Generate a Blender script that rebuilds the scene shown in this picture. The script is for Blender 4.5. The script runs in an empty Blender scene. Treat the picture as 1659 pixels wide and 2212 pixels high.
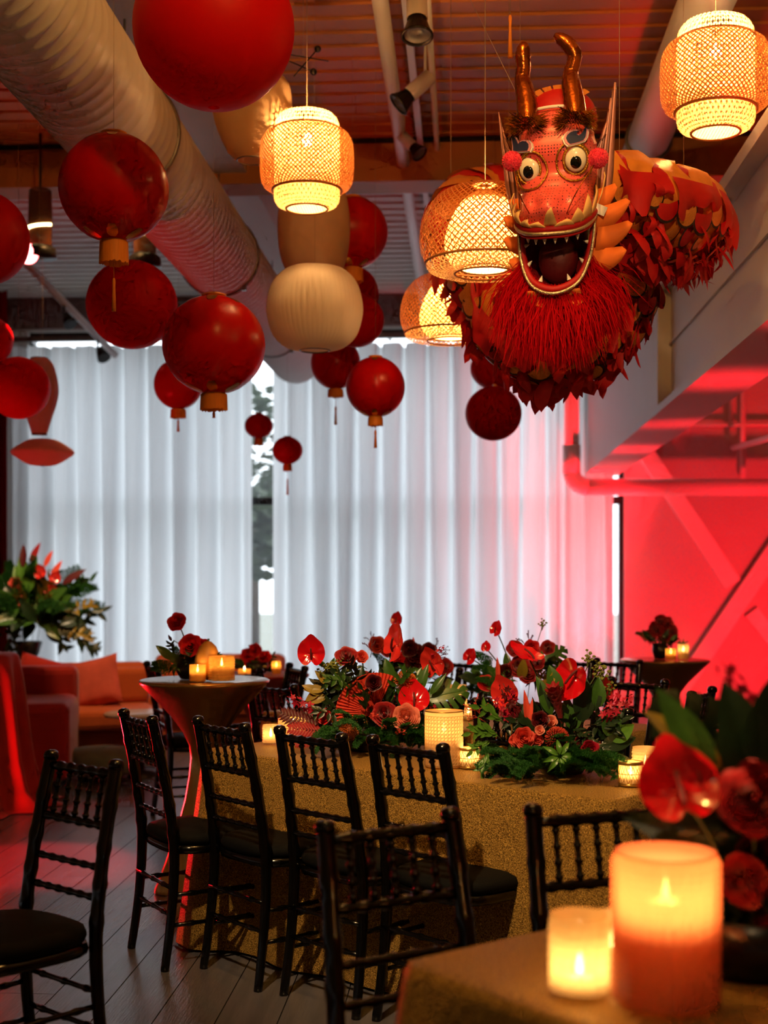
import bpy, math, random
from mathutils import Vector, Matrix, Euler

PI = math.pi
R = math.radians
rnd = random.Random(7)
scene = bpy.context.scene
COL = scene.collection

# ------------------------------------------------------------------ camera, world, light, exposure
F, CX, HY, CAMZ, YAW = 2950.0, 829.5, 1245.0, 1.43, 0.0594
cs, sn = math.cos(YAW), math.sin(YAW)

def cam_xy(xc, d):
    return xc * cs - d * sn, xc * sn + d * cs

def at(px, py, d):
    x, y = cam_xy((px - CX) / F * d, d)
    return Vector((x, y, CAMZ + (HY - py) / F * d))

cam_d = bpy.data.cameras.new('camera')
cam_d.sensor_fit = 'VERTICAL'
cam_d.sensor_height = 36.0
cam_d.sensor_width = 27.0
cam_d.lens = 36.0 * F / 2212.0
cam_d.shift_y = (HY - 1106.0) / 2212.0
cam_d.clip_end = 200
cam_d.dof.use_dof = True
cam_d.dof.focus_distance = 4.9
cam_d.dof.aperture_fstop = 2.3
cam = bpy.data.objects.new('camera', cam_d)
COL.objects.link(cam)
cam.location = (0, 0, CAMZ)
cam.rotation_euler = (PI / 2, 0, YAW)
scene.camera = cam

world = bpy.data.worlds.new('world')
scene.world = world
world.use_nodes = True
bg = world.node_tree.nodes['Background']
bg.inputs[0].default_value = (0.85, 0.93, 1.0, 1)
bg.inputs[1].default_value = 3.75

vs = scene.view_settings
vs.view_transform = 'Standard'
vs.look = 'None'
vs.exposure = 0.0
vs.gamma = 1.0
vs.use_curve_mapping = False
cy = scene.cycles
cy.max_bounces = 5
cy.diffuse_bounces = 3
cy.use_adaptive_sampling = True
cy.adaptive_threshold = 0.06
cy.adaptive_min_samples = 12
cy.glossy_bounces = 3
cy.transmission_bounces = 4
cy.transparent_max_bounces = 14
cy.sample_clamp_indirect = 4.0
cy.caustics_reflective = False
cy.caustics_refractive = False
cy.use_denoising = True

def aim(o, target):
    o.rotation_euler = (Vector(target) - o.location).to_track_quat('-Z', 'Y').to_euler()

def lamp(name, kind, loc, power, col, radius=0.05, target=None, angle=60, blend=0.5):
    l = bpy.data.lights.new(name, kind)
    l.energy = power
    l.color = col
    l.shadow_soft_size = radius
    if kind == 'SPOT':
        l.spot_size = R(angle)
        l.spot_blend = blend
    o = bpy.data.objects.new(name, l)
    COL.objects.link(o)
    o.location = loc
    if target is not None:
        aim(o, target)
    return o

WARM = (1.0, 0.52, 0.17)
SPOTC = (1.0, 0.66, 0.32)
RED = (1.0, 0.012, 0.022)
# warm ceiling spots behind the viewer: one on the table and flowers, one on the dragon
lamp('table_spot', 'SPOT', (*cam_xy(-0.9, 1.7), 4.25), 820, SPOTC, 0.06, (*cam_xy(0.35, 4.95), 0.9), 38, 0.9)
lamp('near_table_spot', 'SPOT', (*cam_xy(0.1, 0.5), 4.2), 60, SPOTC, 0.06, (*cam_xy(0.5, 2.35), 0.85), 34, 0.9)
lamp('dragon_spot', 'SPOT', (*cam_xy(0.5, 0.9), 3.6), 300, (1.0, 0.60, 0.26), 0.05, at(1235, 470, 4.9), 26, 0.8)
# warm point light added out of view to brighten the ceiling and duct
lamp('ceiling_fill', 'POINT', (*cam_xy(0.1, 3.3), 4.1), 95, (1.0, 0.50, 0.12), 0.06)
# warm ceiling spots over the lounge and the urn
lamp('lounge_spot', 'SPOT', (-2.4, 8.6, 4.3), 420, WARM, 0.06, (-2.9, 11.2, 0.5), 50, 0.9)
lamp('urn_spot', 'SPOT', (-3.0, 10.2, 4.3), 600, (1.0, 0.7, 0.4), 0.06, at(75, 1290, 12.0), 24, 0.8)
# red uplights on the floor along the far right wall and at the lounge
lamp('uplight_wall', 'SPOT', (3.3, 11.2, 0.15), 720, RED, 0.15, (2.75, 14.3, 1.6), 90, 0.5)
lamp('uplight_curtain', 'SPOT', (1.32, 13.5, 0.10), 1300, RED, 0.05, (1.22, 14.06, 1.9), 46, 0.8)
for yy_ in (5.2, 7.2, 9.2, 11.2):
    lamp('uplight_beam', 'SPOT', (1.43, yy_, 0.15), 480, RED, 0.20, (1.41, yy_ + 0.2, 2.5), 24, 1.0)
lamp('uplight_duct', 'SPOT', (-3.5, 6.8, 0.2), 140, RED, 0.12, (-1.8, 8.2, 3.6), 44, 0.9)
lamp('uplight_side', 'SPOT', (-2.75, 7.7, 0.35), 260, RED, 0.10, (*cam_xy(-0.9, 6.1), 0.5), 36, 0.7)
lamp('uplight_lounge', 'SPOT', (-3.2, 7.6, 0.4), 220, RED, 0.12, (-2.9, 11.0, 0.8), 120, 0.8)

# ------------------------------------------------------------------ materials
def lin(c):
    return tuple(((v / 255.0) / 12.92 if v / 255.0 <= 0.04045 else ((v / 255.0 + 0.055) / 1.055) ** 2.4) for v in c)

MATS = {}
def mat(name, col, rough=0.5, metal=0.0, var=0.12, scale=18.0, bump=0.0, bscale=60.0, spec=0.5, trans=0.0,
        clear=0.0, emit=0.0, ecol=None, coat=0.0, sheen=0.0, stretch=(1, 1, 1), wave=None, tcol=None):
    m = bpy.data.materials.new(name)
    m.use_nodes = True
    nt = m.node_tree
    N, L = nt.nodes, nt.links
    p = N['Principled BSDF']
    c = lin(col)
    tc = N.new('ShaderNodeTexCoord')
    mp = N.new('ShaderNodeMapping')
    mp.inputs['Scale'].default_value = stretch
    L.new(tc.outputs['Object'], mp.inputs[0])
    nz = N.new('ShaderNodeTexNoise')
    nz.inputs['Scale'].default_value = scale
    nz.inputs['Detail'].default_value = 4
    L.new(mp.outputs[0], nz.inputs['Vector'])
    mx = N.new('ShaderNodeMix')
    mx.data_type = 'RGBA'
    lo = [max(0, v * (1 - var)) for v in c]
    hi = [min(1, v * (1 + var)) for v in c]
    mx.inputs[6].default_value = (*lo, 1)
    mx.inputs[7].default_value = (*hi, 1)
    L.new(nz.outputs[0], mx.inputs[0])
    colout = mx.outputs[2]
    if wave:                                   # stripes of a second colour: (colour, scale, axis, low, high)
        wv = N.new('ShaderNodeTexWave')
        wv.bands_direction = wave[2]
        wv.inputs['Scale'].default_value = wave[1]
        L.new(tc.outputs['Object'], wv.inputs['Vector'])
        rp = N.new('ShaderNodeMapRange')
        rp.inputs[1].default_value, rp.inputs[2].default_value = wave[3], wave[4]
        L.new(wv.outputs[1], rp.inputs[0])
        m2 = N.new('ShaderNodeMix')
        m2.data_type = 'RGBA'
        m2.inputs[7].default_value = (*lin(wave[0]), 1)
        L.new(rp.outputs[0], m2.inputs[0])
        L.new(colout, m2.inputs[6])
        colout = m2.outputs[2]
    L.new(colout, p.inputs['Base Color'])
    p.inputs['Roughness'].default_value = rough
    p.inputs['Metallic'].default_value = metal
    p.inputs['Specular IOR Level'].default_value = spec
    if coat:
        p.inputs['Coat Weight'].default_value = coat
        p.inputs['Coat Roughness'].default_value = 0.08
    if sheen:
        p.inputs['Sheen Weight'].default_value = sheen
    if emit:
        p.inputs['Emission Color'].default_value = (*(ecol or c), 1)
        p.inputs['Emission Strength'].default_value = emit
    if bump:
        b = N.new('ShaderNodeBump')
        b.inputs['Strength'].default_value = bump
        b.inputs['Distance'].default_value = 0.004
        n2 = N.new('ShaderNodeTexNoise')
        n2.inputs['Scale'].default_value = bscale
        n2.inputs['Detail'].default_value = 3
        L.new(mp.outputs[0], n2.inputs['Vector'])
        L.new(n2.outputs[0], b.inputs['Height'])
        L.new(b.outputs[0], p.inputs['Normal'])
    out = N['Material Output']
    sh = p.outputs[0]
    if trans:
        t = N.new('ShaderNodeBsdfTranslucent')
        if tcol:
            t.inputs[0].default_value = (*lin(tcol), 1)
        else:
            L.new(colout, t.inputs[0])
        ms = N.new('ShaderNodeMixShader')
        ms.inputs[0].default_value = trans
        L.new(sh, ms.inputs[1])
        L.new(t.outputs[0], ms.inputs[2])
        sh = ms.outputs[0]
    if clear:
        t = N.new('ShaderNodeBsdfTransparent')
        t.inputs[0].default_value = (*[min(1, 0.5 + v) for v in c], 1)
        ms = N.new('ShaderNodeMixShader')
        ms.inputs[0].default_value = clear
        L.new(sh, ms.inputs[1])
        L.new(t.outputs[0], ms.inputs[2])
        sh = ms.outputs[0]
    L.new(sh, out.inputs[0])
    m.cycles.emission_sampling = 'NONE'
    MATS[name] = m
    return m

mat('white_paint', (192, 187, 182), 0.55, var=0.06, scale=3, bump=0.1, bscale=30)
mat('deck_paint', (204, 196, 190), 0.6, var=0.10, scale=2.2, bump=0.15, bscale=25)
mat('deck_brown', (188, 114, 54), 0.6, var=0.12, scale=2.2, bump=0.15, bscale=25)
mat('beam_paint', (210, 205, 200), 0.5, var=0.05, scale=3)
mat('duct_paint', (214, 208, 204), 0.45, var=0.05, scale=5, bump=0.1, bscale=40)
mat('fascia_paint', (120, 94, 92), 0.6, var=0.1, scale=3)
mat('brace_paint', (236, 232, 228), 0.5, var=0.05, scale=3)
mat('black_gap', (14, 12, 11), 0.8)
mat('dark_frame', (26, 24, 25), 0.4, var=0.1)
mat('grey_metal', (120, 118, 120), 0.35, 0.7)
mat('dark_metal', (34, 30, 30), 0.4, 0.5)
mat('plank', (94, 92, 100), 0.27, var=0.40, scale=3.0, bump=0.25, bscale=24, stretch=(6, 0.5, 1), spec=0.7)
mat('slab', (50, 42, 38), 0.8)
mat('pane', (235, 240, 245), 0.03, clear=0.9, var=0.02)
mat('curtain', (232, 234, 236), 0.85, var=0.03, scale=1.5, trans=0.62, tcol=(238, 240, 243), spec=0.1)
mat('red_drape', (120, 8, 12), 0.8, var=0.2, scale=4, trans=0.1, spec=0.2)
mat('outdoor_ground', (120, 122, 112), 0.9, var=0.3, scale=2)
mat('bark', (58, 46, 38), 0.9, var=0.3)
mat('tree_leaf', (52, 66, 46), 0.7, var=0.4, trans=0.2)
mat('black_lacquer', (4, 4, 4), 0.16, var=0.25, spec=0.5)
mat('black_cushion', (7, 7, 6), 0.8, var=0.25, scale=60, bump=0.2, bscale=200, spec=0.15)
mat('sofa_fabric', (190, 92, 48), 0.85, var=0.14, scale=70, bump=0.2, bscale=120, sheen=0.15)
mat('red_velvet', (168, 18, 18), 0.8, var=0.2, scale=5, sheen=0.3)
mat('pillow_fabric', (196, 90, 84), 0.85, var=0.35, scale=9)
mat('grey_fabric', (112, 124, 124), 0.8)
mat('table_wood', (110, 84, 58), 0.6, var=0.2)
mat('white_top', (220, 214, 212), 0.25)

def gold_cloth(name, col, rough, bump):
    m = mat(name, col, rough, 0.65, var=0.8, scale=300, bump=bump, bscale=330)
    nt = m.node_tree
    nz = [n for n in nt.nodes if n.bl_idname == 'ShaderNodeTexNoise' and abs(n.inputs['Scale'].default_value - 300) < 1][0]
    mx = [n for n in nt.nodes if n.bl_idname == 'ShaderNodeMix'][0]
    mr = nt.nodes.new('ShaderNodeMapRange')
    mr.inputs[1].default_value, mr.inputs[2].default_value = 0.40, 0.64
    nt.links.new(nz.outputs[0], mr.inputs[0])
    nt.links.new(mr.outputs[0], mx.inputs[0])
    mx.inputs[6].default_value = (*lin((104, 70, 22)), 1)
    mx.inputs[7].default_value = (*lin((238, 190, 92)), 1)
    m.node_tree.nodes['Bump'].inputs['Distance'].default_value = 0.008
    return m
gold_cloth('gold_cloth', (190, 138, 50), 0.50, 1.0)
mat('gold_spandex', (168, 124, 64), 0.24, 0.75, var=0.1, scale=10, spec=0.6)

mat('lantern_red', (208, 1, 6), 0.5, var=0.05, scale=3, trans=0.5, tcol=(216, 3, 7), bump=0.06, bscale=300, spec=0.2)
mat('lantern_silk', (208, 1, 6), 0.3, var=0.05, scale=3, trans=0.42, tcol=(216, 3, 7), spec=0.3)
mat('lantern_gold', (222, 138, 34), 0.35, 0.25, var=0.2, scale=120)
mat('gold_foil', (210, 150, 50), 0.25, 0.9, var=0.3, scale=60)
mat('fringe_gold', (232, 136, 30), 0.6, var=0.2, scale=200, trans=0.25, stretch=(1, 1, 0.05))
mat('lantern_white', (248, 234, 210), 0.7, var=0.05, scale=4, trans=0.4)
mat('lantern_tan', (214, 176, 130), 0.7, var=0.12, scale=10, trans=0.4)
mat('lantern_pink', (232, 180, 164), 0.7, var=0.1, scale=8, trans=0.4)
mat('cord_black', (20, 18, 17), 0.6)
mat('line_clear', (150, 120, 95), 0.5)

mat('bamboo', (236, 190, 124), 0.5, var=0.12, scale=40, trans=0.5, tcol=(248, 206, 146))
mat('bamboo_disc', (250, 226, 180), 0.5, var=0.06, scale=40, trans=0.7, tcol=(254, 234, 190))
mat('bamboo_dark', (186, 116, 58), 0.55, var=0.16, scale=40, trans=0.2, tcol=(220, 136, 66))
mat('bamboo_rim', (172, 110, 52), 0.5, var=0.15, scale=30)
mat('bulb', (255, 230, 190), 0.3, emit=60, ecol=(1.0, 0.78, 0.42))
mat('flame', (255, 220, 150), 0.3, emit=45, ecol=(1.0, 0.66, 0.26))
mat('wax', (248, 226, 186), 0.5, trans=0.45, var=0.04)
mat('cane', (236, 204, 150), 0.6, var=0.1, scale=60, trans=0.4)
mat('cane_liner', (248, 214, 160), 0.5, var=0.03, trans=0.62, clear=0.25)
mat('amber_glass', (250, 190, 110), 0.12, var=0.04, trans=0.45, clear=0.4)
mat('peach_glass', (250, 170, 128), 0.12, var=0.05, trans=0.6, clear=0.22)
mat('clear_glass', (250, 222, 170), 0.08, var=0.03, trans=0.4, clear=0.4)
mat('thin_glass', (250, 236, 214), 0.05, var=0.02, trans=0.15, clear=0.75)
mat('gold_wire', (206, 160, 80), 0.3, 0.8)

mat('anthurium_red', (206, 14, 26), 0.14, var=0.10, scale=30, trans=0.12, coat=0.5)
mat('anthurium_coral', (222, 50, 44), 0.14, var=0.10, scale=30, trans=0.12, coat=0.5)
mat('spadix', (92, 16, 18), 0.5, var=0.2, bump=0.4, bscale=400)
mat('rose_red', (160, 8, 18), 0.55, var=0.15, scale=25, trans=0.2, sheen=0.2)
mat('rose_coral', (232, 84, 68), 0.55, var=0.12, scale=25, trans=0.25)
mat('rose_blush', (240, 142, 118), 0.55, var=0.12, scale=25, trans=0.25)
mat('rose_bright', (216, 28, 34), 0.5, var=0.12, scale=25, trans=0.2)
mat('burgundy', (84, 8, 16), 0.5, var=0.25, scale=25, trans=0.15)
mat('protea', (206, 104, 36), 0.5, var=0.25, scale=60, trans=0.15)
mat('protea_red', (188, 56, 34), 0.5, var=0.25, scale=60, trans=0.15)
mat('orchid', (178, 20, 52), 0.5, var=0.2, scale=40, trans=0.2)
mat('coral_leaf', (226, 78, 58), 0.5, var=0.15, scale=20, trans=0.15)
mat('leaf_green', (58, 96, 34), 0.32, var=0.3, scale=14, trans=0.18, spec=0.5)
mat('leaf_dark', (28, 48, 24), 0.34, var=0.3, scale=14, trans=0.12)
mat('leaf_yellow', (148, 124, 40), 0.4, var=0.25, scale=14, trans=0.2)
mat('leaf_bright', (84, 132, 44), 0.34, var=0.25, scale=14, trans=0.2)
mat('fern_green', (46, 104, 38), 0.6, var=0.35, scale=30, trans=0.3)
mat('lime_filler', (122, 128, 48), 0.6, var=0.3, scale=60, trans=0.15)
mat('stem_green', (70, 86, 34), 0.5, var=0.2)
mat('vase_black', (18, 16, 16), 0.3)
mat('papaya', (206, 140, 60), 0.4, var=0.45, scale=8)
mat('twig', (92, 38, 52), 0.6, var=0.2)

mat('dragon_face', (236, 92, 82), 0.34, var=0.10, scale=14, coat=0.2)
mat('dragon_red', (196, 10, 12), 0.6, var=0.12, scale=12, trans=0.25)
mat('dragon_orange', (236, 140, 52), 0.34, 0.15, var=0.3, scale=16, trans=0.15, bump=0.8, bscale=30)
mat('dragon_felt', (240, 122, 40), 0.75, var=0.05, scale=20, trans=0.15)
mat('dragon_cream', (246, 196, 120), 0.75, var=0.05, scale=20, trans=0.15)
mat('dragon_dark', (92, 4, 10), 0.55, var=0.2, scale=14, bump=0.3, bscale=30)
mat('dragon_mouth', (120, 6, 14), 0.6, var=0.15)
mat('horn_gold', (150, 72, 20), 0.22, 0.9, var=0.25, scale=24, bump=0.7, bscale=38)
mat('tinsel', (190, 140, 46), 0.2, 0.95, var=0.3, scale=80)
mat('braid_silver', (206, 190, 150), 0.25, 0.85, var=0.35, scale=220, bump=0.8, bscale=220)
mat('braid_gold', (196, 146, 54), 0.28, 0.85, var=0.4, scale=220, bump=0.8, bscale=220)
mat('eye_white', (246, 234, 206), 0.25)
mat('eye_black', (16, 18, 14), 0.12)
mat('brow_blue', (30, 40, 78), 0.3, var=0.25, scale=80)
mat('brow_pink', (226, 148, 158), 0.5, var=0.3, scale=200)
mat('pompom', (240, 44, 74), 0.85, var=0.15, scale=60, sheen=0.3)
mat('ear_strip', (104, 56, 44), 0.35, 0.3, var=0.5, scale=60, stretch=(6, 6, 0.4))
mat('ear_pale', (188, 122, 106), 0.4, 0.2, var=0.4, scale=60, stretch=(6, 6, 0.4))
mat('tooth', (246, 232, 206), 0.35)
mat('scale_line', (40, 10, 8), 0.6)
mat('tag_white', (232, 226, 216), 0.6)
mat('beard_red', (186, 2, 14), 0.85, var=0.2, scale=20, trans=0.35, spec=0.1)
mat('led_red', (255, 40, 40), 0.3, emit=14, ecol=(1.0, 0.12, 0.12))
mat('led_warm', (255, 220, 120), 0.3, emit=9, ecol=(1.0, 0.78, 0.3))
mat('amber_tube', (104, 62, 34), 0.2, var=0.2, trans=0.2, clear=0.3)

def dotted(name):                       # the head's coral fabric is printed with rows of small dark dots
    nt = MATS[name].node_tree
    N, L = nt.nodes, nt.links
    p = N['Principled BSDF']
    src = p.inputs['Base Color'].links[0].from_socket
    tc = N.new('ShaderNodeTexCoord')
    vo = N.new('ShaderNodeTexVoronoi')
    vo.inputs['Scale'].default_value = 95
    vo.inputs['Randomness'].default_value = 0.15
    L.new(tc.outputs['Object'], vo.inputs['Vector'])
    mr = N.new('ShaderNodeMapRange')
    mr.inputs[1].default_value, mr.inputs[2].default_value = 0.20, 0.27
    mr.inputs[3].default_value, mr.inputs[4].default_value = 1.0, 0.0
    L.new(vo.outputs['Distance'], mr.inputs[0])
    mx = N.new('ShaderNodeMix')
    mx.data_type = 'RGBA'
    mx.inputs[7].default_value = (0.045, 0.008, 0.008, 1)
    L.new(mr.outputs[0], mx.inputs[0])
    L.new(src, mx.inputs[6])
    L.new(mx.outputs[2], p.inputs['Base Color'])
dotted('dragon_face')

# ------------------------------------------------------------------ mesh helpers
class MB:
    def __init__(self):
        self.v, self.f, self.s = [], [], []

    def add(self, vs, fs, smooth=True, M=None):
        b = len(self.v)
        if M is not None:
            vs = [M @ Vector(p) for p in vs]
        self.v += [tuple(p) for p in vs]
        self.f += [tuple(i + b for i in f) for f in fs]
        self.s += [smooth] * len(fs)
        return self

    def grid(self, rows, cu=False, cv=False, smooth=True, M=None):
        nv, nu = len(rows), len(rows[0])
        vs = [p for r in rows for p in r]
        fs = []
        for j in range(nv if cv else nv - 1):
            for i in range(nu if cu else nu - 1):
                a, b = j * nu + i, j * nu + (i + 1) % nu
                j2 = (j + 1) % nv
                fs.append((a, b, j2 * nu + (i + 1) % nu, j2 * nu + i))
        return self.add(vs, fs, smooth, M)

    def lathe(self, prof, n=24, M=None, smooth=True, cap=False):
        rows = [[(r * math.cos(2 * PI * i / n), r * math.sin(2 * PI * i / n), z) for i in range(n)] for r, z in prof]
        b = len(self.v)
        self.grid(rows, cu=True, smooth=smooth, M=M)
        if cap:
            self.f.append(tuple(b + i for i in range(n))[::-1])
            self.f.append(tuple(b + (len(prof) - 1) * n + i for i in range(n)))
            self.s += [False, False]
        return self

    def tube(self, pts, rad, n=8, cap=True, M=None, closed=False, smooth=True):
        pts = [Vector(p) for p in pts]
        m = len(pts)
        if not isinstance(rad, (list, tuple)):
            rad = [rad] * m
        rows = []
        ref = None
        for i, p in enumerate(pts):
            t = (pts[(i + 1) % m] - pts[i - 1]) if closed else (pts[min(i + 1, m - 1)] - pts[max(i - 1, 0)])
            t = t.normalized() if t.length > 1e-9 else Vector((0, 0, 1))
            if ref is None:
                ref = Vector((0, 0, 1)) if abs(t.z) < 0.9 else Vector((1, 0, 0))
            a = ref - t * ref.dot(t)
            if a.length < 1e-6:
                a = t.orthogonal()
            a.normalize()
            ref = a
            b = t.cross(a)
            rows.append([p + (a * math.cos(2 * PI * k / n) + b * math.sin(2 * PI * k / n)) * rad[i] for k in range(n)])
        b0 = len(self.v)
        self.grid(rows, cu=True, cv=closed, M=M, smooth=smooth)
        if cap and not closed:
            self.f.append(tuple(b0 + k for k in range(n))[::-1])
            self.f.append(tuple(b0 + (m - 1) * n + k for k in range(n)))
            self.s += [False, False]
        return self

    def box(self, x0, x1, y0, y1, z0, z1, M=None):
        vs = [(x, y, z) for z in (z0, z1) for y in (y0, y1) for x in (x0, x1)]
        return self.add(vs, [(0, 2, 3, 1), (4, 5, 7, 6), (0, 1, 5, 4), (2, 6, 7, 3), (0, 4, 6, 2), (1, 3, 7, 5)], False, M)

    def ball(self, c, r, nu=12, nv=8, M=None):
        rx, ry, rz = r if isinstance(r, (list, tuple)) else (r, r, r)
        rows = []
        for j in range(nv + 1):
            a = -PI / 2 + PI * j / nv
            k = max(math.cos(a), 1e-4)
            rows.append([(c[0] + rx * k * math.cos(2 * PI * i / nu), c[1] + ry * k * math.sin(2 * PI * i / nu),
                          c[2] + rz * math.sin(a)) for i in range(nu)])
        return self.grid(rows, cu=True, M=M)

    def mesh(self, name, m):
        me = bpy.data.meshes.new(name)
        me.from_pydata(self.v, [], self.f)
        me.polygons.foreach_set('use_smooth', self.s)
        me.materials.append(MATS[m])
        me.update()
        return me

    def build(self, name, m, parent=None, loc=None):
        return place(name, self.mesh(name, m), parent, Matrix.Translation(loc) if loc is not None else None)

def place(name, me, parent=None, M=None):
    o = bpy.data.objects.new(name, me)
    COL.objects.link(o)
    if parent is not None:
        o.parent = parent
    if M is not None:
        o.matrix_basis = M
    return o

def bevel(o, w, seg=2):
    b = o.modifiers.new('bevel', 'BEVEL')
    b.width = w
    b.segments = seg
    b.limit_method = 'ANGLE'
    return o

def tag(o, label, cat, group=None, kind=None):
    o['label'] = label
    o['category'] = cat
    if group:
        o['group'] = group
    if kind:
        o['kind'] = kind
    return o

def thing(name, label, cat, loc=(0, 0, 0), rz=0.0, group=None, rot=None):
    o = bpy.data.objects.new(name, None)
    o.empty_display_size = 0.1
    COL.objects.link(o)
    o.location = loc
    o.rotation_euler = rot if rot is not None else (0, 0, rz)
    return tag(o, label, cat, group)

def struct(o, label=None):
    o['kind'] = 'structure'
    if label:
        o['label'] = label
    return o

def copy_tree(o, parent=None):
    c = o.copy()
    COL.objects.link(c)
    c.parent = parent
    for ch in list(o.children):
        copy_tree(ch, c)
    return c

def facing(p, normal, up=(0, 0, 1), roll=0.0, s=1.0):
    """matrix whose local z looks along normal and local y leans to up"""
    z = Vector(normal).normalized()
    u = Vector(up)
    x = u.cross(z)
    if x.length < 1e-5:
        x = Vector((1, 0, 0))
    x.normalize()
    y = z.cross(x)
    m = Matrix((x, y, z)).transposed().to_4x4() @ Matrix.Rotation(roll, 4, 'Z') @ Matrix.Scale(s, 4)
    m.translation = Vector(p)
    return m

def T(x, y, z):
    return Matrix.Translation((x, y, z))

def catmull(pts, n=8):
    pts = [Vector(p) for p in pts]
    out = []
    for i in range(len(pts) - 1):
        p0, p1, p2, p3 = pts[max(i - 1, 0)], pts[i], pts[i + 1], pts[min(i + 2, len(pts) - 1)]
        for k in range(n):
            t = k / n
            out.append(0.5 * ((2 * p1) + (p2 - p0) * t + (2 * p0 - 5 * p1 + 4 * p2 - p3) * t * t + (3 * p1 - p0 - 3 * p2 + p3) * t ** 3))
    out.append(pts[-1])
    return out

# ------------------------------------------------------------------ the room
XL, XR, YR, YB, ZC = -5.2, 4.2, -2.5, 14.4, 4.41
WX0, WX1, WZ0, WZ1 = -4.68, 1.66, 0.25, 4.05

fl = struct(MB().box(XL, XR, YR, YB + 0.3, -0.14, -0.02).build('floor', 'slab'), 'dark scuffed wooden plank floor')
pw = 0.2
plank_meshes = {}
def plank_mesh(length):
    k = round(length, 2)
    if k not in plank_meshes:
        b = 0.0015
        w = pw - 0.0012
        vs = [(0, 0, -0.02), (w, 0, -0.02), (w, k, -0.02), (0, k, -0.02),
              (b, b, 0), (w - b, b, 0), (w - b, k - b, 0), (b, k - b, 0)]
        plank_meshes[k] = MB().add(vs, [(4, 5, 6, 7), (0, 1, 5, 4), (1, 2, 6, 5), (2, 3, 7, 6), (3, 0, 4, 7)], False).mesh('plank', 'plank')
    return plank_meshes[k]
for i in range(int((XR - XL) / pw)):
    x = XL + i * pw
    y = 1.0 - rnd.choice([0, 0.6, 1.2, 1.8])
    while y < YB:
        ln = min(rnd.choice([2.4, 3.0, 3.6]), YB - y)
        if not (x < -3.6 and y < 6) and not (x > 2.4 and y < 7):
            place('plank', plank_mesh(ln - 0.003), fl, T(x, y, 0))
        y += ln

ce = struct(MB().box(XL, XR, YR, YB + 0.3, ZC + 0.02, ZC + 0.12).build('ceiling', 'deck_paint'), 'ribbed roof deck, brown over the tables and white by the windows')
dp = 0.19
prof = [(0, 0.004), (0.008, -0.008), (0.026, -0.008), (0.036, 0.003), (dp, 0.004)]
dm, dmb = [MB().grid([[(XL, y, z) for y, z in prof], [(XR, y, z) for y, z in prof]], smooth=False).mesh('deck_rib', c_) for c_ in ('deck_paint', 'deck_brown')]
y = 4.6
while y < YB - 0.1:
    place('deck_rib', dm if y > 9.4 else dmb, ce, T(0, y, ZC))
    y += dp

struct(MB().box(XL - 0.15, XL, YR, YB + 0.3, 0, ZC + 0.1).build('wall_left', 'white_paint'), 'dim side wall of the hall')
struct(MB().box(XR, XR + 0.15, YR, YB + 0.3, 0, ZC + 0.1).build('wall_right', 'white_paint'), 'side wall beyond the beam')
struct(MB().box(XL, XR, YR - 0.15, YR, 0, ZC + 0.1).build('wall_front', 'white_paint'), 'wall behind the viewer')
wb = MB()
wb.box(XL, WX0, YB, YB + 0.2, 0, ZC + 0.1)
wb.box(WX1, XR, YB, YB + 0.2, 0, ZC + 0.1)
wb.box(WX0, WX1, YB, YB + 0.2, WZ1, ZC + 0.1)
wb.box(WX0, WX1, YB, YB + 0.2, 0, WZ0)
wbo = struct(wb.build('wall_back', 'white_paint'), 'window wall with a crossbraced solid end lit red')
# windows: four bays, each frame with a transom and two panes
bw = (WX1 - WX0) / 4
for k in range(4):
    w = thing('window_%d' % (k + 1), 'tall dark framed window bay behind the white curtains', 'window', (WX0 + bw * k, YB + 0.05, 0))
    del w['category']
    struct(w)
    m = MB()
    t = 0.05
    m.box(0, t, 0, 0.1, WZ0, WZ1).box(bw - t, bw, 0, 0.1, WZ0, WZ1).box(t, bw - t, 0, 0.1, WZ0, WZ0 + t).box(t, bw - t, 0, 0.1, WZ1 - t, WZ1)
    m.box(t, bw - t, 0, 0.1, 2.19, 2.27)
    m.build('window_frame', 'dark_frame', w)
    MB().box(t, bw - t, 0.045, 0.055, WZ0 + t, 2.19).build('pane', 'pane', w)
    MB().box(t, bw - t, 0.045, 0.055, 2.27, WZ1 - t).build('pane', 'pane', w)
# fascia above the windows, cross beam with its black shadow gap, long ceiling beam over the duct
struct(MB().box(XL, XR, YB - 0.06, YB, 4.07, 4.40).build('trim_1', 'fascia_paint'), 'fascia board above the windows')
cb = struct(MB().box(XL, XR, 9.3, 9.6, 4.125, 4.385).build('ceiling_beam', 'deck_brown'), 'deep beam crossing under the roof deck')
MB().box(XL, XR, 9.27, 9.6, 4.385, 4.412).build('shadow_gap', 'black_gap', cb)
struct(MB().box(-1.95, -1.5, 3.0, 9.3, 4.2, 4.41).box(-1.95, -1.5, 9.6, YB, 4.2, 4.41).build('ceiling_joist', 'beam_paint'), 'long joist above the round duct')

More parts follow.
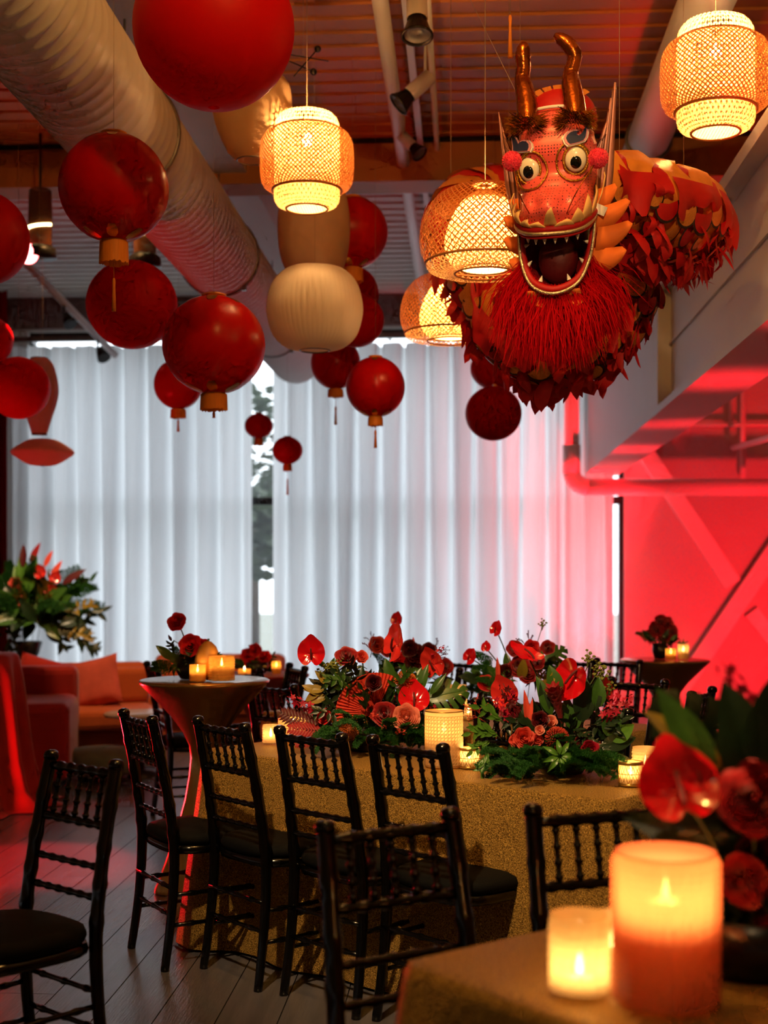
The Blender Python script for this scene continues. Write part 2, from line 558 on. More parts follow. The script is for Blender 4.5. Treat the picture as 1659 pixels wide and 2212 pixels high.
# big round duct with spiral seams, ringed collars and strap hangers
duct = thing('air_duct', 'long white round spiral duct running under the ceiling', 'duct', (-1.69, 2.5, 3.63))
m = MB()
rows = []
y = 0.0
rd = 0.265
while y < 11.0:
    for dy, dr in ((0, 0), (0.075, 0), (0.083, 0.007), (0.091, 0)):
        rows.append([((rd + dr) * math.cos(2 * PI * i / 40), y + dy, (rd + dr) * math.sin(2 * PI * i / 40)) for i in range(40)])
    y += 0.1
for q in range(1, 7):
    a = q / 6 * PI / 2
    rows.append([(rd * math.cos(a) * math.cos(2 * PI * i / 40) + 0, y + 0.10 * math.sin(a), max(rd * math.cos(a), 0.001) * math.sin(2 * PI * i / 40)) for i in range(40)])
m.grid(rows, cu=True)
m.build('duct_body', 'duct_paint', duct)
for yy in (1.6, 4.2, 6.8, 9.4):
    m = MB()
    m.tube([((rd + 0.008) * math.cos(2 * PI * i / 32), yy, (rd + 0.008) * math.sin(2 * PI * i / 32)) for i in range(32)], 0.012, 6, closed=True)
    m.tube([(0.0, yy, rd), (0, yy, 0.78)], 0.006, 6)
    m.box(0.16, 0.19, yy - 0.02, yy + 0.02, -0.24, -0.19)
    m.build('strap_hanger', 'grey_metal', duct)

# right hand built-up beam running away from the viewer
bm_ = thing('steel_beam', 'deep white painted beam running back along the red lit side', 'beam', (1.235, 2.0, 2.48))
bm_['kind'] = 'structure'
bl = YB - 2.02
MB().box(0, 0.345, 0, bl, 0, 0.05).build('bottom_flange', 'beam_paint', bm_)
MB().box(0, 0.345, 0, bl, 0.80, 0.87).build('top_flange', 'beam_paint', bm_)
MB().box(0.09, 0.25, 0, 6.9, 0.05, 0.80).build('web', 'beam_paint', bm_)
MB().box(0.004, 0.25, 6.9, bl, 0.05, 0.80).build('boxed_end', 'beam_paint', bm_)
MB().box(0.075, 0.09, 0, 6.9, 0.44, 0.455).build('seam_strip', 'beam_paint', bm_)
m = MB()
m.tube([(-0.0, 0, 0), (0, 10.6, 0)], 0.13, 20)
rp = thing('roof_pipe', 'thick pale pipe running back below the roof deck beside the tiered lamp', 'pipe', (1.13, 3.5, 4.13))
m.build('pipe_run', 'duct_paint', rp)
for yy in (1.5, 5.0, 8.5):
    MB().tube([(0.138 * math.cos(2 * PI * i / 20), yy, 0.138 * math.sin(2 * PI * i / 20)) for i in range(20)], 0.012, 6, closed=True).tube([(0, yy, 0.13), (0, yy, 0.28)], 0.01, 6).build('pipe_clamp', 'grey_metal', rp)

# drain pipe: drops beside the curtain, turns at an elbow and runs right along the wall
dpth = 13.75
a0, a1, a2 = at(1235, 640, dpth), at(1235, 1052, dpth), at(1700, 1058, dpth)
a2 = Vector((4.15, a1.y, a1.z - 0.02))
dr = thing('drain_pipe', 'thick pipe dropping beside the curtain and turning along the red wall', 'pipe', (a1.x, a1.y, a1.z))
v = Vector((0, 0, 0))
MB().tube([(0, 0, a0.z - a1.z + 0.5), (0, 0, 0.16)], 0.075, 16).build('vertical_run', 'duct_paint', dr)
MB().tube([(0.16 - 0.16 * math.cos(q / 8 * PI / 2), 0, 0.16 - 0.16 * math.sin(q / 8 * PI / 2)) for q in range(9)], 0.088, 16).build('elbow', 'duct_paint', dr)
MB().tube([(0.16, 0, 0), (a2.x - a1.x, 0, -0.02)], 0.085, 16).build('horizontal_run', 'duct_paint', dr)
MB().tube([(0, 0, 0.14), (0, 0, 0.42)], 0.09, 16).build('pipe_sleeve', 'duct_paint', dr)
# wall column beside the curtain, seen as a red strip
struct(MB().box(1.12, 1.25, 14.2, 14.33, 0, ZC).build('wall_post', 'white_paint'), 'slim steel post beside the curtain end')

# cross bracing on the solid red wall
br = thing('cross_brace', 'flat steel X bracing on the red lit wall', 'brace', (0, YB - 0.04, 0))
br['kind'] = 'structure'
def strap(p, q, w=0.16, yy=0.0):
    p, q = Vector((p[0], 0, p[1])), Vector((q[0], 0, q[1]))
    dvec = (q - p)
    ang = math.atan2(dvec.z, dvec.x)
    M_ = T(p.x, yy, p.z) @ Matrix.Rotation(-ang, 4, 'Y')
    MB().box(0, dvec.length, -0.05, 0.035, -w / 2, w / 2, M_).build('brace_bar', 'brace_paint', br)
cxx, czz = 2.86, 1.21
strap((cxx - 1.0, czz - 1.5), (cxx + 1.3, czz + 1.95), 0.17, -0.03)
strap((cxx - 1.05, czz + 1.6), (cxx - 0.09, czz + 0.14), 0.17, 0.0)
strap((cxx + 0.10, czz - 0.15), (cxx + 0.9, czz - 1.2), 0.15, 0.0)
# thin conduits on that wall
cd = thing('wall_conduit', 'thin conduits crossing the red wall under the beam', 'conduit', (0, YB - 0.1, 0))
q0 = at(1530, 915, 14.1)
MB().tube([(q0.x - 0.7, 0, q0.z), (XR - 0.02, 0, q0.z - 0.02)], 0.025, 8).build('conduit_run', 'duct_paint', cd)
q0 = at(1605, 700, 14.1)
MB().tube([(q0.x, 0, 3.9), (q0.x, 0, 2.44)], 0.03, 8).build('conduit_drop', 'duct_paint', cd)
MB().tube([(q0.x - 0.12, 0.02, 3.9), (q0.x - 0.12, 0.02, 3.0)], 0.02, 8).build('conduit_drop', 'duct_paint', cd)
MB().tube([(2.75, -0.05, 2.75), (3.1, -2.6, 2.75)], 0.03, 8).build('conduit_run', 'duct_paint', cd)

# curtains
def curtain(label, x0, x1, yy, z0, z1, pitch, depth, m='curtain', seed=1, cat='curtain', soft=0.6):
    rr = random.Random(seed)
    n = max(2, round((x1 - x0) / pitch))
    p = (x1 - x0) / n
    amp = [rr.uniform(0.75, 1.25) for _ in range(n + 1)]
    ph = [rr.uniform(-0.14, 0.14) for _ in range(n + 1)]
    us = []
    for i in range(n):
        for q in range(16):
            us.append((i, q / 16))
    us.append((n - 1, 1.0))
    rows = []
    NZ = 9
    for j in range(NZ + 1):
        t = j / NZ
        z = z1 + (z0 - z1) * t
        row = []
        for i, u in us:
            uu = u + ph[i] * math.sin(PI * u) * t
            # flat face with a narrow deep fold that opens out lower down
            w = 0.085 + soft * 0.34 * t
            dd = abs(u - 0.5)
            fold = math.exp(-(dd / w) ** 2) * (1 - 0.35 * t)
            yv = yy + depth * amp[i] * fold + 0.02 * math.sin(7 * (i + u) + 2 * t) + 0.03 * t * math.sin(2.1 * (i + u) + seed)
            row.append((x0 + (i + uu) * p, yv, z))
        rows.append(row)
    o = MB().grid(rows).build('curtain', m)
    return tag(o, label, cat)
CY = YB - 0.40
curtain('wide white pleated curtain left of the narrow window gap', -4.72, -2.20, CY, 0.02, 3.83, 0.245, 0.27, seed=3)
curtain('wide white pleated curtain right of the narrow window gap', -1.98, 0.96, CY, 0.02, 3.83, 0.245, 0.27, seed=5)
curtain('narrow curtain panel glowing pink beside the drain pipe', 0.93, 1.50, CY - 0.03, 0.02, 3.83, 0.19, 0.16, seed=9)
curtain('dark red velvet drape at the edge of the window wall', -5.15, -4.43, 13.0, 0.02, 4.2, 0.16, 0.08, 'red_drape', 11, 'drape')
rl = thing('curtain_rail', 'grey curtain rail along the top of the windows', 'rail', (0, CY + 0.03, 3.88))
MB().box(-4.75, 1.6, -0.03, 0.03, 0.0, 0.05).build('rail_bar', 'grey_metal', rl)
for k in range(9):
    MB().box(-4.6 + k * 0.76, -4.57 + k * 0.76, 0.0, 0.32, 0.02, 0.04).build('rail_bracket', 'grey_metal', rl)

# outside: ground and two trees glimpsed through the gap
struct(MB().box(-30, 30, YB + 0.5, 60, -0.3, -0.2).build('ground', 'outdoor_ground'), 'pale ground outside the windows')
def blob_mesh(seed, r, m):
    rr = random.Random(seed)
    b = MB()
    for _ in range(420):
        d = Vector((rr.gauss(0, 1), rr.gauss(0, 1), rr.gauss(0, 1))).normalized() * r * rr.uniform(0.55, 1.0)
        s = rr.uniform(0.12, 0.24)
        M_ = facing(d, (rr.gauss(0, 1), rr.gauss(0, 1), rr.gauss(0, 1)))
        b.add([(-s, 0, 0), (0, -s * 0.5, 0.03), (s, 0, 0), (0, s * 0.5, 0.03)], [(0, 1, 2, 3)], True, M_)
    return b.mesh('foliage', m)
for (x, y, h, lab) in ((-4.2, 27, 4.2, 'bushy dark tree outside glimpsed high in the window gap'), (-3.5, 21, 2.3, 'small round tree outside low in the window gap')):
    t = thing('garden_tree', lab, 'tree', (x, y, -0.2))
    MB().tube([(0, 0, 0), (0.05, 0, h * 0.7)], [0.12, 0.06], 8).build('trunk', 'bark', t)
    place('crown', blob_mesh(int(h * 10), 1.3 if h > 3 else 0.8, 'tree_leaf'), t, T(0, 0, h))

# ------------------------------------------------------------------ chairs
def beaded(p, q, r, n=10, beads=(0.2, 0.5, 0.8), br=1.55, seg=8):
    """a turned bamboo-style stick: straight with ringed swellings"""
    p, q = Vector(p), Vector(q)
    ts = {0.0, 1.0}
    for b in beads:
        ts |= {max(0, b - 0.05), max(0, b - 0.02), b, min(1, b + 0.02), min(1, b + 0.05)}
    ts = sorted(ts)
    rad = []
    for t in ts:
        k = 1.0
        for b in beads:
            if abs(t - b) < 1e-6:
                k = br
            elif abs(t - b) < 0.021:
                k = 1 + (br - 1) * 0.72
        rad.append(r * k)
    return MB().tube([p + (q - p) * t for t in ts], rad, seg)

def chair_proto():
    root = thing('banquet_chair', 'x', 'chair', (0, 0, 0))
    for sx in (-1, 1):
        path = [(0.178 * sx, -0.235, 0), (0.172 * sx, -0.205, 0.22), (0.168 * sx, -0.195, 0.44), (0.163 * sx, -0.215, 0.62),
                (0.158 * sx, -0.245, 0.78), (0.154 * sx, -0.272, 0.905)]
        pts = catmull(path, 7)
        rad = []
        for i, p in enumerate(pts):
            z = p.z
            r = 0.0155 + 0.004 * min(1, z / 0.4)
            for rz in (0.50, 0.60, 0.70, 0.80):
                if abs(z - rz) < 0.013:
                    r *= 1.16
            rad.append(r)
        m = MB().tube(pts, rad, 10)
        m.tube([(0.154 * sx, -0.272, 0.9), (0.1538 * sx, -0.2735, 0.912), (0.1536 * sx, -0.2745, 0.922), (0.1535 * sx, -0.275, 0.927)], [0.0215, 0.023, 0.019, 0.008], 10)
        m.build('back_post', 'black_lacquer', root)
        MB().tube([(0.168 * sx, 0.165, 0.44), (0.172 * sx, 0.175, 0.22), (0.178 * sx, 0.185, 0)], [0.0185, 0.0165, 0.0135], 10).build('leg', 'black_lacquer', root)
    def yb(z):
        return -0.195 - 0.077 * max(0, (z - 0.44) / 0.465) ** 1.15
    beaded((-0.155, yb(0.885), 0.885), (0.155, yb(0.885), 0.885), 0.0125, beads=(0.18, 0.34, 0.5, 0.66, 0.82), br=1.3).build('top_rail', 'black_lacquer', root)
    for z, r in ((0.745, 0.0105), (0.635, 0.009), (0.555, 0.009)):
        beaded((-0.162, yb(z), z), (0.162, yb(z), z), r, beads=(0.12, 0.27, 0.42, 0.58, 0.73, 0.88), br=1.35).build('back_rail', 'black_lacquer', root)
    for k in range(5):
        x = -0.103 + k * 0.0515
        beaded((x, yb(0.745), 0.748), (x * 0.98, yb(0.885), 0.88), 0.0068, beads=(0.12, 0.36, 0.62, 0.88), br=1.6).build('spindle', 'black_lacquer', root)
    # seat frame and rounded cushion
    m = MB()
    def sup(r, z, k=4.0, n=32):
        out = []
        for i in range(n):
            a = 2 * PI * i / n
            c, s = math.cos(a), math.sin(a)
            q = (abs(c) ** k + abs(s) ** k) ** (-1 / k)
            out.append((r * c * q, -0.01 + r * s * q, z))
        return out
    m.grid([sup(0.02, 0.415), sup(0.192, 0.415), sup(0.196, 0.43), sup(0.192, 0.445), sup(0.02, 0.445)], cu=True)
    m.build('seat_frame', 'black_lacquer', root)
    m = MB()
    m.grid([sup(0.15, 0.446, 3), sup(0.197, 0.449, 3), sup(0.203, 0.465, 3), sup(0.195, 0.483, 3), sup(0.16, 0.494, 3), sup(0.08, 0.499, 3), sup(0.005, 0.5, 3)], cu=True)
    m.build('seat_cushion', 'black_cushion', root)
    for sx in (-1, 1):
        for z in (0.16, 0.27):
            beaded((0.172 * sx, -0.207, z), (0.172 * sx, 0.176, z), 0.008, beads=(0.2, 0.5, 0.8), br=1.4).build('stretcher', 'black_lacquer', root)
    for yy in (-0.212, 0.178):
        for z in (0.2, 0.30):
            beaded((-0.172, yy, z), (0.172, yy, z), 0.008, beads=(0.2, 0.5, 0.8), br=1.4).build('stretcher', 'black_lacquer', root)
    return root

UC = Vector((0.7455, -0.6665))       # table axis in the camera's plan
NC = Vector((0.6665, 0.7455))
TANG = math.atan2(UC.y, UC.x) + YAW  # the same in the room
T1 = Vector((0.233, 4.985))
T2 = Vector((0.331, 6.47))
proto = chair_proto()
chair_used = [False]
def chair(bx, bd, ang, label, group=None):
    """bx, bd: plan position of the back's top in the camera frame, ang: facing angle there (degrees)"""
    o = copy_tree(proto) if chair_used[0] else proto
    chair_used[0] = True
    a = R(ang)
    x, y = cam_xy(bx + 0.272 * math.cos(a), bd + 0.272 * math.sin(a))
    o.location = (x, y, 0)
    o.rotation_euler = (0, 0, a - PI / 2 + YAW)
    o['label'] = label
    if group:
        o['group'] = group
    elif 'group' in o:
        del o['group']
    return o
G1 = 'black chairs along the near side of the gold table'
chair(-0.915, 5.08, 30, 'black chair farthest from the viewer of the row along the gold table', G1)
chair(-0.575, 4.82, 39, 'second black chair of the row, in front of the gold cocktail table', G1)
chair(-0.243, 4.51, 45, 'third black chair of the row, before the centrepiece with the palm fan', G1)
chair(0.072, 4.24, 44, 'fourth black chair of the row, in front of the tall cane candle', G1)
chair(-0.852, 3.86, 228, 'black chair standing apart on the purple floor, turned away from the tables')
chair(0.012, 2.90, -60, 'blurred dark chair back closest to the viewer, before the gold cloth')
chair(0.475, 3.08, -70, 'blurred dark chair back beside the big peach candle')
G2 = 'black chairs along the far side of the gold table'
for k, (t, lab) in enumerate(((-0.62, 'black chair behind the left end of the main flower centrepiece'),
                 (-0.17, 'black chair across the gold table between the two centrepieces'),
                 (0.20, 'black chair across the gold table behind the umbrella-leaf centrepiece'),
                 (0.62, 'black chair across the gold table at its red lit end'))):
    p = T1 + UC * t + NC * 0.66
    chair(p.x, p.y, 228, lab, G2)
G3 = 'black chairs around the second table'
for t, lab in ((-0.66, 'black chair of the second table seen behind the cocktail table'), (-0.2, 'black chair of the second table hidden by the main centrepiece'),
               (0.30, 'black chair of the second table behind the tall cane candle'), (0.72, 'black chair of the second table behind the torch ginger flower')):
    p = T2 + UC * t - NC * 0.56
    chair(p.x, p.y, 48, lab, G3)
for t, lab in ((-0.5, 'far side chair of the second table near the rear flowers'), (0.48, 'far side chair of the second table in front of the red cocktail table')):
    p = T2 + UC * t + NC * 0.86
    chair(p.x, p.y, 228, lab, G3)
chair(1.43, 6.14, 150, 'black chair at the end of the second table before the red wall', G3)
chair(-0.78, 7.35, -42, 'black chair at the lounge end of the second table', G3)
G4 = 'distant black chairs by the curtain'
chair(-0.50, 7.85, 200, 'distant black chair in front of the sofa end', G4)
chair(-1.36, 8.0, 20, 'distant black chair left of the gold cocktail table', G4)
chair(0.50, 8.3, 228, 'distant black chair before the white curtain', G4)
chair(1.16, 8.5, 228, 'distant black chair before the pink curtain', G4)
chair(1.44, 8.4, 228, 'distant black chair beside the red cocktail table', G4)

# ------------------------------------------------------------------ banquet tables
def rounded_rect(hx, hy, r, n=10, per=26):
    pts = []
    for (cx_, cy_, a0_) in ((hx - r, hy - r, 0), (-(hx - r), hy - r, PI / 2), (-(hx - r), -(hy - r), PI), (hx - r, -(hy - r), 3 * PI / 2)):
        for i in range(n):
            a = a0_ + (PI / 2) * i / (n - 1)
            pts.append(Vector((cx_ + r * math.cos(a), cy_ + r * math.sin(a), 0)))
    # resample evenly
    out = []
    m = len(pts)
    seg = [(pts[(i + 1) % m] - pts[i]).length for i in range(m)]
    tot = sum(seg)
    N = int(tot * per)
    i, acc = 0, 0.0
    for k in range(N):
        s = tot * k / N
        while acc + seg[i] < s:
            acc += seg[i]
            i += 1
        out.append(pts[i].lerp(pts[(i + 1) % m], (s - acc) / max(seg[i], 1e-9)))
    return out

def banquet_table(label, c, rz, L=1.86, W=0.76, group=None):
    t = thing('banquet_table', label, 'table', (c[0], c[1], 0), rz, group)
    h = 0.76
    ring = rounded_rect(L / 2, W / 2, 0.03)
    n = len(ring)
    m = MB()
    rows = []
    for k in (0.0, 0.5, 0.97):
        rows.append([Vector((p.x * k, p.y * k, h)) for p in ring])
    rows.append([Vector((p.x, p.y, h - 0.004)) for p in ring])
    rr = random.Random(int(c[0] * 100))
    phs = [rr.uniform(0, 6.28) for _ in range(4)]
    for z in (0.735, 0.6, 0.45, 0.3, 0.15, 0.012):
        row = []
        for i, p in enumerate(ring):
            k = (h - z) / h
            nrm = Vector((p.x / (L / 2) if abs(p.x) > L / 2 - 0.031 else 0, p.y / (W / 2) if abs(p.y) > W / 2 - 0.031 else 0, 0))
            nrm = nrm.normalized() if nrm.length > 0 else Vector((0, 0, 0))
            s = i * 0.0385
            corner = min(1, max(0, (abs(p.x) - (L / 2 - 0.2)) / 0.2) * max(0, (abs(p.y) - (W / 2 - 0.2)) / 0.2) * 1.6)
            wv = 0.018 * math.sin(9 * s + phs[0]) + 0.012 * math.sin(17 * s + phs[1])
            row.append(p + nrm * (0.006 + k * (0.02 + wv + 0.10 * corner)) + Vector((0, 0, z)))
        rows.append(row)
    m.grid(rows, cu=True)
    m.build('tablecloth', 'gold_cloth', t)
    MB().box(-L / 2 + 0.01, L / 2 - 0.01, -W / 2 + 0.01, W / 2 - 0.01, 0.725, 0.752).build('table_top', 'table_wood', t)
    for sx in (-1, 1):
        for sy in (-1, 1):
            MB().tube([(sx * (L / 2 - 0.2), sy * (W / 2 - 0.1), 0), (sx * (L / 2 - 0.2), sy * (W / 2 - 0.1), 0.73)], 0.014, 8).build('leg', 'dark_metal', t)
    return t
GT = 'banquet tables under gold cloths'
banquet_table('long banquet table under glittering gold cloth with two flower centrepieces', cam_xy(T1.x, T1.y), TANG, group=GT)
banquet_table('second gold-clothed banquet table behind the main centrepieces', cam_xy(T2.x, T2.y), TANG, group=GT)
a3 = R(38.0)
L3 = Vector((math.cos(a3), math.sin(a3)))
N3 = Vector((math.sin(a3), -math.cos(a3)))
T3 = Vector((0.028, 2.385)) + L3 * 0.93 + N3 * 0.38
banquet_table('gold-clothed table corner closest to the viewer carrying the big peach candle', cam_xy(T3.x, T3.y), a3 + YAW, group=GT)

# ------------------------------------------------------------------ cocktail tables in stretch covers
def cocktail(label, px, py, d, h, D, m='gold_spandex', rot=0.3):
    p = at(px, py, d)
    t = thing('cocktail_table', label, 'table', (p.x, p.y, 0), rot)
    k = h / 0.963
    prof = [(0.005, 0.962), (0.2, 0.962), (0.288, 0.962), (0.295, 0.957), (0.290, 0.945), (0.228, 0.88), (0.152, 0.80), (0.098, 0.725), (0.070, 0.665),
            (0.062, 0.61), (0.066, 0.53), (0.080, 0.42), (0.108, 0.28), (0.142, 0.14), (0.172, 0.02), (0.172, 0.004)]
    n = 48
    rows = []
    for r, z in prof:
        q = max(0, min(1, (0.66 - z) / 0.66))
        rows.append([(r * D / 0.59 * (1 + q * 0.32 * (math.cos(4 * (2 * PI * i / n))) ) * math.cos(2 * PI * i / n),
                      r * D / 0.59 * (1 + q * 0.32 * (math.cos(4 * (2 * PI * i / n)))) * math.sin(2 * PI * i / n), z * k) for i in range(n)])
    MB().grid(rows, cu=True).build('stretch_cover', m, t)
    MB().lathe([(0.005, 0.94 * k), (0.28 * D / 0.59, 0.94 * k), (0.28 * D / 0.59, 0.955 * k), (0.005, 0.955 * k)], 32).build('table_top', 'table_wood', t)
    MB().tube([(0, 0, 0.02), (0, 0, 0.94 * k)], 0.03, 10).build('pedestal', 'dark_metal', t)
    return t
cocktail('hourglass cocktail table in a shiny gold stretch cover', 442, 1700, 6.2, 0.963, 0.59)
cocktail('hourglass cocktail table before the red crossbraced wall', 1437, 1700, 8.9, 0.89, 0.58, rot=0.1)
cocktail('low cocktail table with red blooms half hidden behind the gold one', 560, 1700, 8.4, 0.83, 0.62, 'red_velvet', rot=0.8)

# ------------------------------------------------------------------ lounge
def rbox(name, m, parent, x0, x1, y0, y1, z0, z1, w=0.04, M=None):
    o = MB().box(x0, x1, y0, y1, z0, z1, M).build(name, m, parent)
    return bevel(o, w, 3)
def sofa(label, p, rz, width, h=0.74, depth=0.85):
    s = thing('sofa', label, 'sofa', (p.x, p.y, 0), rz)
    w = width / 2
    rbox('base', 'sofa_fabric', s, -w, w, -depth + 0.12, -0.02, 0.06, 0.26, 0.02)
    rbox('backrest', 'sofa_fabric', s, -w, w, -0.22, 0.0, 0.26, h, 0.06)
    n = max(1, round(width / 0.85))
    for k in range(n):
        rbox('seat_cushion', 'sofa_fabric', s, -w + k * width / n + 0.005, -w + (k + 1) * width / n - 0.005, -depth, -0.2, 0.265, 0.43, 0.05)
    for k in range(n):
        rbox('back_cushion', 'sofa_fabric', s, -w + k * width / n + 0.008, -w + (k + 1) * width / n - 0.008, -0.34, -0.2, 0.43, h - 0.03, 0.05)
    for sx in (-1, 1):
        for yy in (-depth + 0.2, -0.1):
            MB().tube([(sx * (w - 0.1), yy, 0), (sx * (w - 0.1), yy, 0.07)], [0.02, 0.03], 8).build('leg', 'dark_metal', s)
    return s
s1 = at(480, 1500, 12.25)
sofa('long orange sofa below the white curtain', s1, R(3.4), 1.15)
s2 = at(165, 1500, 11.0)
so2 = sofa('orange sofa section with a red scatter cushion', s2, R(22), 1.10)
s3 = at(18, 1500, 9.75)
so3 = thing('armchair', 'boxy red armchair beside the orange sofa', 'armchair', (s3.x + 0.1, s3.y + 0.1, 0), R(12))
rbox('body', 'red_velvet', so3, -0.1, 0.36, -0.75, 0.1, 0.05, 0.58, 0.06)
rbox('seat_cushion', 'red_velvet', so3, -0.9, -0.11, -0.72, 0.0, 0.25, 0.43, 0.05)
rbox('backrest', 'red_velvet', so3, -1.0, 0.36, 0.0, 0.2, 0.3, 0.78, 0.06)

def cushion(label, p, M_, m, s=0.4):
    rows = []
    n = 12
    for j in range(n + 1):
        row = []
        for i in range(n + 1):
            x, y = -1 + 2 * i / n, -1 + 2 * j / n
            row.append((x, y))
        rows.append(row)
    b = MB()
    def f(x, y, sg):
        e = (1 - x ** 4) * (1 - y ** 4)
        k = 1 - 0.07 * (1 - abs(x) ** 2) * abs(y) ** 3 - 0
        return Vector((x * s / 2 * (1 - 0.10 * (1 - abs(y) ** 3) * 0.6), y * s / 2 * (1 - 0.10 * (1 - abs(x) ** 3) * 0.6), sg * 0.075 * max(e, 0) ** 0.45))
    for sg in (1, -1):
        b.grid([[f(x, y, sg) for x, y in r] for r in rows])
    o = b.build('scatter_cushion', m)
    o.matrix_basis = M_
    return tag(o, label, 'cushion')
pc = at(206, 1474, 10.62)
cushion('pale red patterned scatter cushion leaning on the orange sofa', pc, facing(pc, (-0.1, -1, 0.35), roll=0.25), 'pillow_fabric', 0.40)
pc = at(85, 1470, 10.42)
cushion('dark red scatter cushion in the sofa corner', pc, facing(pc, (0.3, -1, 0.4), roll=-0.3), 'red_velvet', 0.38)

# red draped tall table at the picture's edge: a cloth falling in folds to a pool on the floor
p = at(-66, 1400, 8.5)
dt = thing('draped_table', 'tall table swathed in floor-length red cloth beside the armchair', 'table', (p.x, p.y, 0))
rows = []
n = 72
for z, r, am in ((0.95, 0.01, 0), (0.95, 0.28, 0), (0.935, 0.30, 0.004), (0.8, 0.315, 0.02), (0.55, 0.335, 0.035), (0.3, 0.36, 0.045), (0.12, 0.40, 0.055), (0.02, 0.47, 0.07), (0.006, 0.54, 0.07)):
    rows.append([((r + am * math.sin(11 * 2 * PI * i / n + 0.6 * math.sin(3 * 2 * PI * i / n))) * math.cos(2 * PI * i / n),
                  (r + am * math.sin(11 * 2 * PI * i / n + 0.6 * math.sin(3 * 2 * PI * i / n))) * math.sin(2 * PI * i / n), z) for i in range(n)])
MB().grid(rows, cu=True).build('cloth', 'red_velvet', dt)
MB().lathe([(0.01, 0.92), (0.275, 0.92), (0.275, 0.945), (0.01, 0.945)], 32).build('table_top', 'table_wood', dt)
MB().tube([(0, 0, 0.01), (0, 0, 0.92)], 0.03, 8).build('pedestal', 'dark_metal', dt)

p = at(305, 1530, 9.9)
lt = thing('coffee_table', 'low round table with a pale top between the sofas', 'table', (p.x, p.y, 0))
MB().lathe([(0.01, 0.42), (0.26, 0.42), (0.27, 0.43), (0.26, 0.445), (0.01, 0.445)], 36).build('table_top', 'white_top', lt)
MB().lathe([(0.2, 0.0), (0.2, 0.02), (0.03, 0.03), (0.025, 0.42)], 20).build('pedestal', 'dark_metal', lt)
p = at(224, 1614, 9.6)
po = thing('ottoman', 'low grey ottoman on the floor before the sofa', 'ottoman', (p.x, p.y, 0))
MB().lathe([(0.01, 0.05), (0.22, 0.05), (0.24, 0.08), (0.24, 0.19), (0.21, 0.22), (0.01, 0.225)], 32).build('seat', 'grey_fabric', po)
MB().lathe([(0.17, 0.0), (0.17, 0.05)], 16, cap=True).build('base', 'dark_metal', po)

# ------------------------------------------------------------------ woven pendant lamps
def woven(prof, n, turns, w, th=0.0016, two=True):
    """strips winding both ways over a surface of revolution; prof: list of (r, z) from top to bottom"""
    m = MB()
    # arc-length resample of the profile
    seg = [math.dist(prof[i], prof[i + 1]) for i in range(len(prof) - 1)]
    tot = sum(seg)
    K = max(8, int(tot / 0.022))
    def P(s):
        i, acc = 0, 0.0
        while i < len(seg) - 1 and acc + seg[i] < s:
            acc += seg[i]
            i += 1
        t = min(1, (s - acc) / seg[i])
        return prof[i][0] + (prof[i + 1][0] - prof[i][0]) * t, prof[i][1] + (prof[i + 1][1] - prof[i][1]) * t
    for sg in ((1, -1) if two else (1,)):
        for k in range(n):
            a0_ = 2 * PI * k / n + (0.5 * PI / n if sg < 0 else 0)
            rows = []
            for j in range(K + 1):
                s = tot * j / K
                r, z = P(s)
                a = a0_ + sg * turns * 2 * PI * j / K
                rr_ = r + sg * th
                da = w / 2 / max(r, 0.02)
                rows.append([(rr_ * math.cos(a - da), rr_ * math.sin(a - da), z), (rr_ * math.cos(a + da), rr_ * math.sin(a + da), z)])
            m.grid(rows)
    return m

def ringm(r, z, t, n=36):
    return MB().tube([(r * math.cos(2 * PI * i / n), r * math.sin(2 * PI * i / n), z) for i in range(n)], t, 6, closed=True)

def holed_disc(r, z, cell):
    m = MB()
    n = int(r / cell) + 1
    for i in range(-n, n + 1):
        for j in range(-n, n + 1):
            if i % 2 == 0 and j % 2 == 0:
                continue
            x0, y0 = i * cell, j * cell
            if math.hypot(x0, y0) > r:
                continue
            m.add([(x0 - cell / 2, y0 - cell / 2, z), (x0 + cell / 2, y0 - cell / 2, z), (x0 + cell / 2, y0 + cell / 2, z), (x0 - cell / 2, y0 + cell / 2, z)], [(0, 1, 2, 3)], False)
    return m

def arc_prof(pts, n=6):
    return [(p.x, p.z) for p in catmull([(a, 0, b) for a, b in pts], n)]

def bulb_parts(root, z, power, cord_top):
    MB().ball((0, 0, z), (0.024, 0.024, 0.032), 14, 10).build('light_bulb', 'bulb', root)
    MB().tube([(0, 0, z + 0.03), (0, 0, z + 0.085)], 0.017, 10).build('lamp_holder', 'cord_black', root)
    MB().tube([(0, 0, z + 0.08), (0, 0, cord_top)], 0.0016, 6).build('cord', 'line_clear', root)
    l = bpy.data.lights.new('lamp_light', 'POINT')
    l.energy = power
    l.color = (1.0, 0.52, 0.18)
    l.shadow_soft_size = 0.04
    o = bpy.data.objects.new('lamp_light', l)
    COL.objects.link(o)
    o.parent = root
    o.location = (0, 0, z)
    MATS['bulb'].node_tree.nodes['Principled BSDF'].inputs['Emission Strength'].default_value = 60

